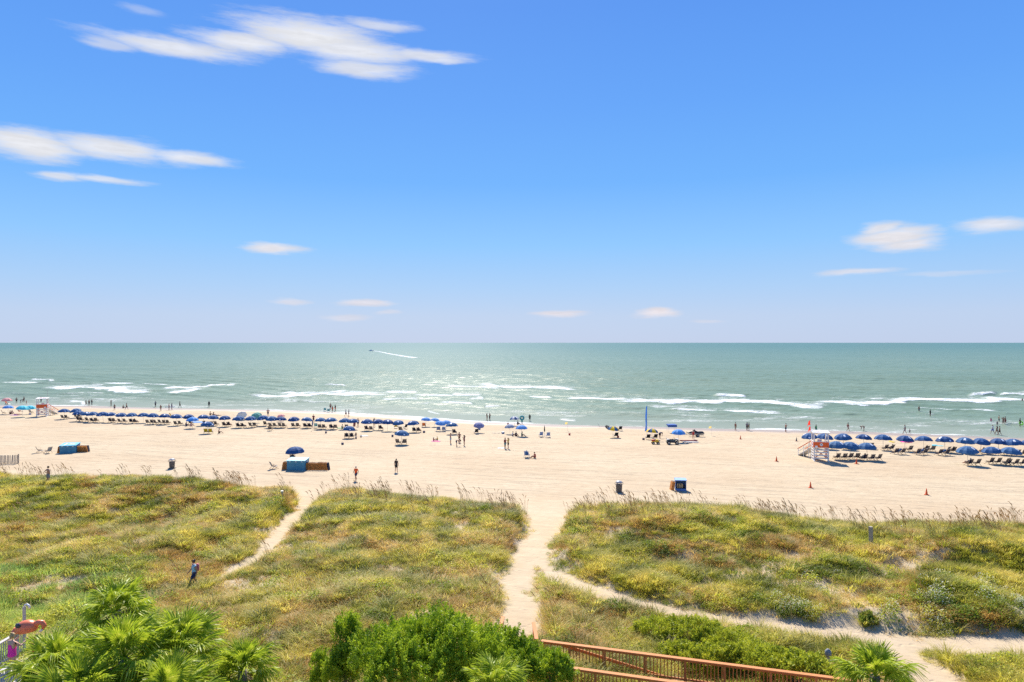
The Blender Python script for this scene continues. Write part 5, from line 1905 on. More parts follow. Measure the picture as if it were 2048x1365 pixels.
def lifeguard_stand(p, rz, ramp_side, label, emblem, sc=1.0):
    """front is local -Y; the ramp leaves on ramp_side and runs back"""
    r = link('lifeguard_stand', None, None, p, (0, 0, rz), sc)
    tag(r, label, 'lifeguard stand')
    W, D, FZ, RZ = 1.85, 1.75, 1.95, 4.05
    hx, hy = W / 2, D / 2
    for sx in (-1, 1):
        for sy in (-1, 1):
            link('post', MB().beam((sx * hx, sy * hy, -.2), (sx * hx, sy * hy, RZ), .15, .15).mesh('post', m_wpaint), r)
    link('skid', MB().beam((-hx, -hy - .5, .06), (-hx, hy + .5, .06), .14, .16).mesh('skid', m_wpaint), r)
    link('skid', MB().beam((hx, -hy - .5, .06), (hx, hy + .5, .06), .14, .16).mesh('skid', m_wpaint), r)
    link('floor', MB().box((0, 0, FZ - .04), (W + .2, D + .2, .08)).mesh('floor', m_wpaint), r)
    for i, z_ in enumerate((.45, .85, 1.25, 1.62)):
        link('slat', MB().box((0, -hy - .09, z_), (W + .2, .04, .17)).mesh('slat', m_wpaint), r)
        for sx in (-1, 1):
            link('slat', MB().box((sx * (hx + .09), 0, z_), (.04, D + .1, .17)).mesh('slat', m_wpaint), r)
    for s_ in (-1, 1):                                   # orange cross bracing inside
        link('brace', MB().beam((-s_ * hx, -hy + .12, .35), (s_ * hx, -hy + .16 + .05 * s_, 1.75), .05, .10).mesh('brace', m_orangep), r)
        link('brace', MB().beam((hx - .12 + .03 * s_, -s_ * hy, .35), (hx - .12 + .03 * s_, s_ * hy, 1.75), .05, .10).mesh('brace', m_orangep), r)
        link('brace', MB().beam((-hx + .12 + .03 * s_, -s_ * hy, .35), (-hx + .12 + .03 * s_, s_ * hy, 1.75), .05, .10).mesh('brace', m_orangep), r)
    PZ = FZ + .40
    pan = link('front_panel', MB().box((0, -hy - .09, PZ), (W + .16, .04, .78)).mesh('front_panel', m_orangep), r)
    for sx in (-1, 1):
        link('side_panel', MB().box((sx * (hx + .09), 0, PZ), (.04, D - .02, .78)).mesh('side_panel', m_orangep), r)
    link('sill', MB().box((0, -hy - .09, PZ + .43), (W + .3, .12, .08)).mesh('sill', m_wpaint), r)
    for sx in (-1, 1):
        link('sill', MB().box((sx * (hx + .09), .08, PZ + .43), (.12, D, .08)).mesh('sill', m_wpaint), r)
    roof = MB().hexa([Vector(q) for q in ((-hx - .22, -hy - .28, RZ - .04), (hx + .22, -hy - .28, RZ - .04), (hx + .22, hy + .25, RZ + .06), (-hx - .22, hy + .25, RZ + .06), (-hx - .22, -hy - .28, RZ + .06), (hx + .22, -hy - .28, RZ + .06), (hx + .22, hy + .25, RZ + .16), (-hx - .22, hy + .25, RZ + .16))])
    rf = link('roof', roof.mesh('roof', m_wpaint), r)
    link('lettering', text_mesh('50', 1.35, m_signr), rf, (0, 0, RZ + .118), (math.atan2(.1, D + .53), 0, 0), (1.0, .8, 1))
    # signs on the ramp side and the emblem on the front
    sx = ramp_side
    for y, h_ in ((-.42, .52), (.35, .62)):
        o = link('sign', MB().box((sx * (hx + .122), y, PZ), (.02, .55, h_ + .04)).mesh('sign', m_sign), r)
        if y < 0:
            link('lettering', text_mesh('50', .48, m_signb), o, (sx * (hx + .136), y, PZ), (R(90), 0, R(90) * sx), 1)
        else:
            link('lettering', MB().box((sx * (hx + .136), y, PZ + .12), (.006, .4, .08)).box((sx * (hx + .136), y, PZ - .04), (.006, .4, .06)).box((sx * (hx + .136), y, PZ - .17), (.006, .3, .05)).mesh('lettering', m_signr), o)
    o = link('sign', MB().box((-hx * .72 * (1 if sx < 0 else -1), -hy - .122, PZ - .26), (.34, .02, .25)).mesh('sign', m_sign), r)
    if emblem:
        em = link('emblem', MB().lathe([(.20, 0), (.20, .012), (.15, .014), (.15, .005)], 20, (0, -hy - .112, PZ + .02), 0, Matrix.Rotation(R(90), 4, 'X')).mesh('emblem', m_sign), r)
        link('emblem_centre', MB().lathe([(.10, 0), (.10, .02), (.03, .024)], 12, (0, -hy - .113, PZ + .02), 0, Matrix.Rotation(R(90), 4, 'X')).mesh('emblem_centre', mat('emblem_grey', (.22, .26, .28), .5)), r)
    link('chair_seat', MB().box((0, .1, FZ + .45), (.6, .5, .06)).box((0, .36, FZ + .75), (.6, .05, .6)).mesh('chair_seat', m_wpaint), r)
    # ramp running back from the rear
    L = 3.3
    x0 = sx * (hx - .15)
    y0 = hy
    ex, ey = sx * (hx + .9), hy + L
    x0 = sx * .25
    gz = .05
    link('ramp', MB().hexa([Vector(q) for q in ((x0 - .5, y0, FZ - .16), (x0 + .5, y0, FZ - .16), (ex + .5, ey, gz - .1), (ex - .5, ey, gz - .1), (x0 - .5, y0, FZ - .07), (x0 + .5, y0, FZ - .07), (ex + .5, ey, gz), (ex - .5, ey, gz))]).mesh('ramp', m_wpaint), r)
    for s_ in (-1, 1):
        link('handrail', MB().beam((x0 + s_ * .5, y0, FZ + .85), (ex + s_ * .5, ey + .2, .92), .08, .10).mesh('handrail', m_orangep), r)
        for t in (.28, .62, .97):
            x, y = x0 + (ex - x0) * t + s_ * .5, y0 + (ey - y0) * t
            zt = FZ + .85 + (.92 - FZ - .85) * t
            link('ramp_post', MB().beam((x, y, -.1), (x, y, zt), .08, .08).mesh('ramp_post', m_wpaint), r)
        link('mid_rail', MB().beam((x0 + s_ * .5, y0, FZ + .42), (ex + s_ * .5, ey + .1, .50), .04, .06).mesh('mid_rail', m_wpaint), r)
    return r


pR = at(1640, 921)
stR = lifeguard_stand(pR, R(-14), -1, 'white lifeguard stand with orange panels, round emblem and two red flags', True, .98)
pole = MB().tube([(0, 0, 3.6), (-.12, 0, 5.6)], [.025, .018], 6).mesh('flag_pole', m_pole)


def pennant(z_, flip, w=.85, h_=.75):
    n = 7
    vs_, fs = [], []
    for i in range(n + 1):
        t = i / n
        hh_ = h_ * (1 - .85 * t) / 2
        x = -.1 - flip * 0 - w * t * .55
        y = .12 * math.sin(t * 5)
        zc = z_ - .42 * t * t - .1 * t
        vs_ += [(x, y, zc - hh_), (x, y, zc + hh_)]
    for i in range(n):
        fs.append((2 * i, 2 * i + 2, 2 * i + 3, 2 * i + 1))
    return MB().add(vs_, fs).mesh('flag', cloth('flag_red', (.85, .06, .035), .4))


fl = link('flag_pole', None, None, pR + Matrix.Rotation(R(-14), 3, 'Z') @ Vector((-1.02, .98, 0)))
tag(fl, 'slim pole with two red flags at the back of the lifeguard stand', 'flag pole')
link('pole', pole, fl)
link('flag', pennant(5.15, 1), fl)
link('flag', pennant(4.35, 1, .8, .7), fl, (.06, 0, 0))
pL = at(85, 833)
stL = lifeguard_stand(pL, R(24), 1, 'distant white lifeguard stand with orange panels and long orange ramp rails', False, 1.0)
fl = link('flag_pole', None, None, pL + Vector((.5, .9, 0)))
tag(fl, 'bare grey pole rising behind the distant lifeguard stand', 'flag pole')
link('pole', MB().tube([(0, 0, 0), (0, 0, 5.9)], [.05, .03], 6).mesh('pole', m_metal), fl)

# ------------------------------------------------------------------ vehicles and water-sport gear
def wheel(p, r_, w):
    o = MB().lathe([(r_ * .55, -w / 2), (r_ * .92, -w / 2), (r_, -w / 3), (r_, w / 3), (r_ * .92, w / 2), (r_ * .55, w / 2)], 18, p, 0, Matrix.Rotation(R(90), 4, 'X')).mesh('tyre', m_black, True)
    rim = MB().lathe([(.03, -w / 2 - .01), (r_ * .5, -w / 2), (r_ * .56, -w / 2.3), (r_ * .56, w / 2.3), (r_ * .5, w / 2), (.03, w / 2 + .01)], 14, p, 0, Matrix.Rotation(R(90), 4, 'X')).mesh('rim', m_metal)
    return ('wheel', o, [('rim', rim)])


# quad bike, facing local +X
m_camo = mat('quad_bodywork', (.10, .11, .095), .5, .25, 5)
qb = [wheel((sx * .62, sy * .42, .28), .28, .22) for sx in (-1, 1) for sy in (-1, 1)]
qb += [('chassis', MB().box((0, 0, .38), (1.1, .34, .18)).box((0, 0, .30), (.5, .5, .08)).mesh('chassis', m_dkgrey)),
       ('bodywork', MB().loft([[Vector((x, s_ * w, z_)) for s_, z_ in ((-1, z0), (1, z0), (.8, z1), (-.8, z1))] for x, w, z0, z1 in ((-.85, .22, .55, .66), (-.4, .26, .50, .72), (0, .20, .48, .70), (.3, .22, .50, .82), (.75, .24, .55, .78), (.92, .14, .55, .68))]).mesh('bodywork', m_camo)),
       ('seat', MB().loft([[Vector((x, y, z_ + (.0 if abs(y) > .1 else .03))) for y, z_ in ((-.15, z0), (.15, z0), (.13, z1), (-.13, z1))] for x, z0, z1 in ((-.62, .70, .82), (-.2, .70, .80), (.15, .70, .86))]).mesh('seat', m_black)),
       ('handlebar', MB().tube([(.32, 0, .80), (.27, 0, 1.02)], .025, 6).tube([(.20, -.38, 1.06), (.28, -.18, 1.04), (.28, .18, 1.04), (.20, .38, 1.06)], .02, 6).mesh('handlebar', m_dkgrey)),
       ('rear_rack', MB().box((-.72, 0, .80), (.46, .80, .03)).box((-.95, 0, .92), (.03, .8, .24)).mesh('rear_rack', m_metal)), ('front_rack', MB().box((.72, 0, .86), (.42, .7, .03)).mesh('front_rack', m_metal)),
       ('bumper', MB().tube([(.95, -.3, .45), (1.05, -.2, .60), (1.05, .2, .60), (.95, .3, .45)], .022, 6).mesh('bumper', m_metal))]
for sx in (-1, 1):
    for sy in (-1, 1):
        qb.append(('fender', MB().loft([[Vector((sx * .62 + .36 * math.cos(t), sy * (.30 + dy), .34 + .34 * math.sin(t) + dz_)) for dy, dz_ in ((0, .0), (.24, -.02), (.24, -.05), (0, -.03))] for t in [i * math.pi / 6 for i in range(7)]]).mesh('fender', mat('quad_tan', (.36, .29, .19), .5) if sx > 0 else m_camo)))
pq = at(1345, 889)
thing('quad_bike', qb, pq, R(-4), 1.05, 'dark quad bike with tan front fenders parked on the sand', 'quad bike')
pc_ = at(1311, 889)
cart = [wheel((sx * .42, sy * .44, .24), .24, .20) for sx in (-1, 1) for sy in (-1, 1)]
cart += [('bed', MB().box((0, 0, .42), (1.25, .8, .06)).box((0, -.40, .52), (1.25, .03, .16)).box((0, .40, .52), (1.25, .03, .16)).mesh('bed', mat('cart_yellow', (.75, .48, .05), .5))), ('drawbar', MB().tube([(.6, 0, .36), (1.45, 0, .40)], .03, 6).mesh('drawbar', m_metal))]
thing('beach_trailer', cart, pc_, R(-3), .95, 'small yellow flat trailer hitched behind the quad bike', 'trailer')
for k, (dx, c, lb) in enumerate(((-.35, 'red', 'folded red life vests piled on the yellow trailer'), (.2, 'yellow', 'yellow life vests piled on the trailer'))):
    b_ = MB()
    for q in range(3):
        b_.loft([[Vector(((.22 + .02 * q) * s_ * math.cos(t * math.pi / 4), .28 * s_ * math.sin(t * math.pi / 4), z_ + .11 * q)) for t in range(8)] for z_, s_ in ((0, .85), (.03, 1), (.08, 1), (.11, .85))])
    tag(link('life_vests', b_.mesh('life_vests', CLO[c], True), None, pc_ + Vector((dx, .0, .44)), (0, 0, .1 * k)), lb, 'life vests')

# jet ski under a black cover on its trailer
m_cover = mat('black_cover', (.016, .017, .018), .45, .2, 4, 0, .3)
pj = at(1392, 874)
rings = []
for x, w, z0, z1, rd in ((-1.45, .30, .62, .78, .5), (-1.25, .46, .58, .98, .7), (-.8, .52, .55, 1.02, .8), (-.35, .52, .52, .98, .7), (.05, .50, .52, 1.10, .55), (.30, .48, .52, 1.38, .35), (.50, .44, .54, 1.22, .5), (.95, .34, .58, 1.02, .6), (1.40, .16, .66, .86, .5), (1.6, .04, .72, .78, .5)):
    rings.append([Vector((x, w * cy, z0 + (z1 - z0) * cz)) for cy, cz in ((-.55, 0), (.55, 0), (1, .35), (.85 * rd + .1, .75), (.35 * rd, 1), (-.35 * rd, 1), (-.85 * rd - .1, .75), (-1, .35))])
hull = []
for x, w, z0 in ((-1.42, .36, .50), (-.6, .48, .44), (.4, .46, .44), (1.1, .28, .52), (1.55, .05, .66)):
    hull.append([Vector((x, 0, z0 - .08)), Vector((x, w, z0 + .08)), Vector((x, w * .95, z0 + .2)), Vector((x, -w * .95, z0 + .2)), Vector((x, -w, z0 + .08))])
js = link('jet_ski', None, None, pj, (0, 0, R(176)))
tag(js, 'jet ski wrapped in a black cover', 'jet ski')
link('hull', MB().loft(hull).mesh('hull', mat('hull_white', (.60, .56, .45), .35), True), js)
link('cover', MB().loft(rings).mesh('cover', m_cover, True), js)
tr = [wheel((-.25, s_ * .62, .27), .27, .16) for s_ in (-1, 1)]
tr += [('frame', MB().beam((-1.4, -.35, .36), (1.3, -.12, .36), .06, .08).beam((-1.4, .35, .36), (1.3, .12, .36), .06, .08).beam((-.25, -.6, .28), (-.25, .6, .28), .06, .06).mesh('frame', m_metal)), ('drawbar', MB().beam((1.2, 0, .36), (2.4, 0, .40), .07, .08).mesh('drawbar', m_metal)), ('winch_post', MB().beam((1.75, 0, .38), (1.68, 0, .95), .07, .07).mesh('winch_post', mat('winch_yellow', (.60, .52, .20), .5)))]
thing('jet_ski_trailer', tr, pj, R(176), 1, 'two wheeled trailer carrying the covered jet ski', 'trailer')
# launch dolly near the yellow umbrella
pd_ = at(1214, 857)
dl = [wheel((0, s_ * .45, .30), .30, .22) for s_ in (-1, 1)]
dl += [('axle', MB().tube([(0, -.45, .30), (0, .45, .30)], .03, 6).mesh('axle', m_metal)), ('frame', MB().tube([(.5, 0, .34), (-1.6, 0, .30)], .03, 6).mesh('frame', m_metal)), ('handle', MB().tube([(-1.6, 0, .30), (-1.72, 0, .75), (-1.95, 0, .95)], .028, 6).mesh('handle', m_metal)), ('cradle', MB().box((.1, 0, .46), (.8, .7, .08)).mesh('cradle', m_black))]
thing('launch_dolly', dl, pd_, R(3), 1, 'empty launch dolly with fat black tyres by the water', 'dolly')
# feather flag
pf = at(1294, 873)
ff = []
b_ = MB().tube([(0, 0, -.3), (0, 0, 3.5), (.03, 0, 5.3)], [.035, .028, .012], 6)
fr = []
n = 12
vs_, fs = [], []
for i in range(n + 1):
    t = i / n
    w = .36 * (1 - t) ** .35 + .08
    vs_ += [(.03, .01, .9 + 4.4 * t), (.03 - w * math.cos(.4 + .5 * math.sin(t * 6)), .12 * math.sin(t * 7), .85 + 4.4 * t)]
for i in range(n):
    fs.append((2 * i, 2 * i + 1, 2 * i + 3, 2 * i + 2))
thing('feather_flag', [('pole', b_.mesh('pole', m_pole)), ('banner', MB().add(vs_, fs).mesh('banner', cloth('banner_blue', (.035, .15, .50), .35)), [('print', MB().add([(.02, -.02, 2.4), (-.30, -.03, 2.4), (-.28, -.05, 3.0), (.02, -.02, 3.0)], [(0, 1, 2, 3)]).mesh('print', m_ltblue))])], pf, 0, 1.06, 'tall blue feather flag behind the yellow and blue umbrella', 'flag')
# blue folding canopy and other gear by the sky blue umbrella
pb_ = at(1343, 866)
cn = [('pole', MB().tube([(sx * .65, sy * .5, 0), (sx * .65, sy * .5, 1.4)], .02, 5).mesh('pole', m_pole)) for sx in (-1, 1) for sy in (-1, 1)]
cn.append(('roof', MB().hexa([Vector(q) for q in ((-.8, -.6, 1.05), (.8, -.6, 1.05), (.75, .6, 1.42), (-.75, .6, 1.42), (-.8, -.6, 1.45), (.8, -.6, 1.45), (.75, .6, 1.50), (-.75, .6, 1.50))]).mesh('roof', cloth('canopy_blue', (.05, .14, .42), .2))))
thing('shade_canopy', cn, pb_, R(6), 1.1, 'low blue shade canopy on four legs by the water edge', 'canopy')
kb = []
for t in range(9):
    x = -1.5 + 3.0 * t / 8
    w = .34 * math.sqrt(max(0.02, 1 - (x / 1.55) ** 2))
    kb.append([Vector((x, -w, .10)), Vector((x, -w * .6, .02)), Vector((x, w * .6, .02)), Vector((x, w, .10)), Vector((x, w * .5, .17)), Vector((x, -w * .5, .17))])
KAY = MB().loft(kb).mesh('board', m_white, True)
FIN = MB().hexa([Vector(q) for q in ((-1.3, -.012, -.10), (-1.1, -.012, .03), (-1.1, .012, .03), (-1.3, .012, -.10), (-1.35, -.012, -.06), (-1.3, -.012, .05), (-1.3, .012, .05), (-1.35, .012, -.06))]).mesh('fin', m_black)
thing('paddle_board', [('board', KAY), ('fin', FIN)], at(1377, 883) + Vector((0, 0, .02)), R(-4), 1.0, 'maroon and white board lying on the sand by the quad bike', 'board', mats={'board': CLO['maroon']})
thing('paddle_board', [('board', KAY), ('fin', FIN)], at(1381, 886) + Vector((0, 0, .02)), R(-4), .9, 'white board lying next to the maroon one', 'board')
ppb = at(340, 821)
thing('paddle_board', [('board', KAY), ('fin', FIN)], ppb + Vector((0, 0, .78)), R(4), .85, 'purple grey board carried along the water edge', 'board', mats={'board': m_purp})

# yellow marker flags, buckets
for i, (px, py) in enumerate(((1135, 862), (1423, 871))):
    p = at(px, py)
    thing('marker_flag', [('staff', MB().tube([(0, 0, -.2), (0, 0, 1.7)], .015, 5).mesh('staff', m_pole)), ('flag', MB().add([(0, 0, 1.7), (-.45, .05, 1.6), (-.5, .1, 1.25), (0, 0, 1.3)], [(0, 1, 2, 3)]).mesh('flag', cloth('flag_yellow', (.85, .62, .20), .4)))], p, 0, 1,
          ('small yellow flag on a staff at the churned sand left of the dolly', 'small yellow flag on a staff right of the covered jet ski')[i], 'flag')
BKT = [('bucket', MB().lathe([(.15, 0), (.20, .34), (.18, .34), (.14, .03)], 14).mesh('bucket', CLO['red'], True)), ('handle', MB().tube([(-.19, 0, .32), (-.12, 0, .48), (.12, 0, .48), (.19, 0, .32)], .010, 5).mesh('handle', m_white))]
for i, (px, py) in enumerate(((1139, 871), (1236, 876))):
    thing('red_bucket', BKT, at(px, py), .4, 1, ('red bucket below the small yellow flag', 'red bucket below the yellow and blue umbrella')[i], 'bucket')

# sand fence, posts
m_fence = wood_mat('fence_slat', (.38, .33, .26), .2)
f0, f1 = (Vector((x, y, float(ground(x, y)))) for x, y in (flat_at(-70, 932, 0), flat_at(37, 928, 0)))
rt = link('sand_fence', None, None, f0)
tag(rt, 'weathered wooden slat fence ending on the sand by the dunes', 'fence')
n = 38
sl = MB().box((0, 0, .55), (.09, .03, 1.25)).mesh('slat', m_fence)
for k in range(n):
    q = f0.lerp(f1, k / n)
    gz = float(ground(q.x, q.y))
    link('slat', sl, rt, (q.x - f0.x, q.y - f0.y, gz - f0.z), (random.gauss(0, .03), random.gauss(0, .03), math.atan2(f1.y - f0.y, f1.x - f0.x)))
for z_ in (.35, .95):
    link('wire', MB().tube([(0, .02, z_), (f1.x - f0.x, f1.y - f0.y + .02, z_ + f1.z - f0.z)], .008, 4).mesh('wire', m_metal), rt)
link('post', MB().tube([(f1.x - f0.x, f1.y - f0.y, -.3), (f1.x - f0.x, f1.y - f0.y, 1.3)], .07, 8).mesh('post', m_fence), rt)


def wood_post(px, py, h_, w, label, cat='post'):
    p = at(px, py)
    r = link('wooden_post', None, None, p, (R(1.5), R(-2.5), .3))
    tag(r, label, cat)
    link('post', MB().loft([[Vector((w * sx, w * sy, z_)) for sx, sy in ((-.5, -.5), (.5, -.5), (.5, .5), (-.5, .5))] for z_ in (-.3, h_ - .03, h_)]).mesh('post', m_fence), r)
    return r


wood_post(1742, 1092, 1.35, .20, 'square weathered wooden post standing on the dune')
wood_post(1803, 1064, .5, .12, 'short stub of a post on the dune crest')
r = wood_post(565, 1003, .75, .09, 'small grey box on a post beside the narrow sand path', 'post light')
link('light_box', MB().box((0, 0, .86), (.22, .22, .24)).mesh('light_box', m_metal), r)
r = wood_post(1657, 1352, .9, .10, 'grey domed path light beside the palmetto at the railing end', 'post light')
link('light_head', MB().lathe([(.10, .88), (.14, .95), (.14, 1.1), (.06, 1.2), (.02, 1.22)], 12).mesh('light_head', mat('lamp_grey', (.20, .21, .22), .6), True), r)

# motor boat far out with its wake
pbt = Vector(((742 - CX) / F * 1437, 1437, SEA_Z))
pbt = Vector(((742 - CX) / F * (F * (CAMZ - SEA_Z) / 17.5), F * (CAMZ - SEA_Z) / 17.5, SEA_Z))
hb = []
for x, w, zk in ((-3.2, 1.0, -.1), (-1, 1.1, -.15), (1.2, .95, -.1), (2.6, .5, .15), (3.3, .05, .6)):
    hb.append([Vector((x, 0, zk)), Vector((x, w, .35)), Vector((x, w, .85)), Vector((x, -w, .85)), Vector((x, -w, .35))])
thing('motor_boat', [('hull', MB().loft(hb).mesh('hull', m_white, True)), ('cabin', MB().loft([[Vector((x, s_ * w, z_)) for s_, z_ in ((-1, .8), (1, .8), (.8, z1), (-.8, z1))] for x, w, z1 in ((-1.2, .7, 1.7), (.4, .7, 1.9), (1.3, .5, 1.0))]).mesh('cabin', m_white)), ('outboard', MB().box((-3.4, 0, .6), (.5, .5, 1.1)).mesh('outboard', m_black))], pbt, R(176), 1.6, 'small motor boat far out at sea trailing a white wake', 'boat')
vs_, fs = [], []
wpts = [flat_at(px, py, SEA_Z) for px, py in ((746, 702.4), (752, 702.9), (760, 704.0), (769, 706.0), (785, 709.2), (805, 712.5), (832, 716.4))]
for i, (x, y) in enumerate(wpts):
    w = 5 + 2.0 * i
    hgt_ = .75 - .09 * i
    vs_ += [(x - pbt.x, y - pbt.y - w, .05), (x - pbt.x, y - pbt.y, hgt_), (x - pbt.x, y - pbt.y + w, .05)]
for i in range(len(wpts) - 1):
    for j in range(2):
        fs.append((3 * i + j, 3 * i + 3 + j, 3 * i + 4 + j, 3 * i + 1 + j))
m_wake, gg, b = principled('wake_foam')
b.inputs['Base Color'].default_value = (.80, .82, .82, 1)
b.inputs['Roughness'].default_value = .9
gg.t.links.new(gg.mapr(gg.noise(gg.pos(), .12, 4, .6), .30, .62), b.inputs['Alpha'])
tag(link('boat_wake', MB().add(vs_, fs).mesh('boat_wake', m_wake), None, pbt), 'white wake spreading behind the motor boat', 'wake', kind='stuff')

# ------------------------------------------------------------------ people on the beach
def wade(px, py, depth):
    x, y = flat_at(px, py, SEA_Z)
    return Vector((x, y, SEA_Z - depth))


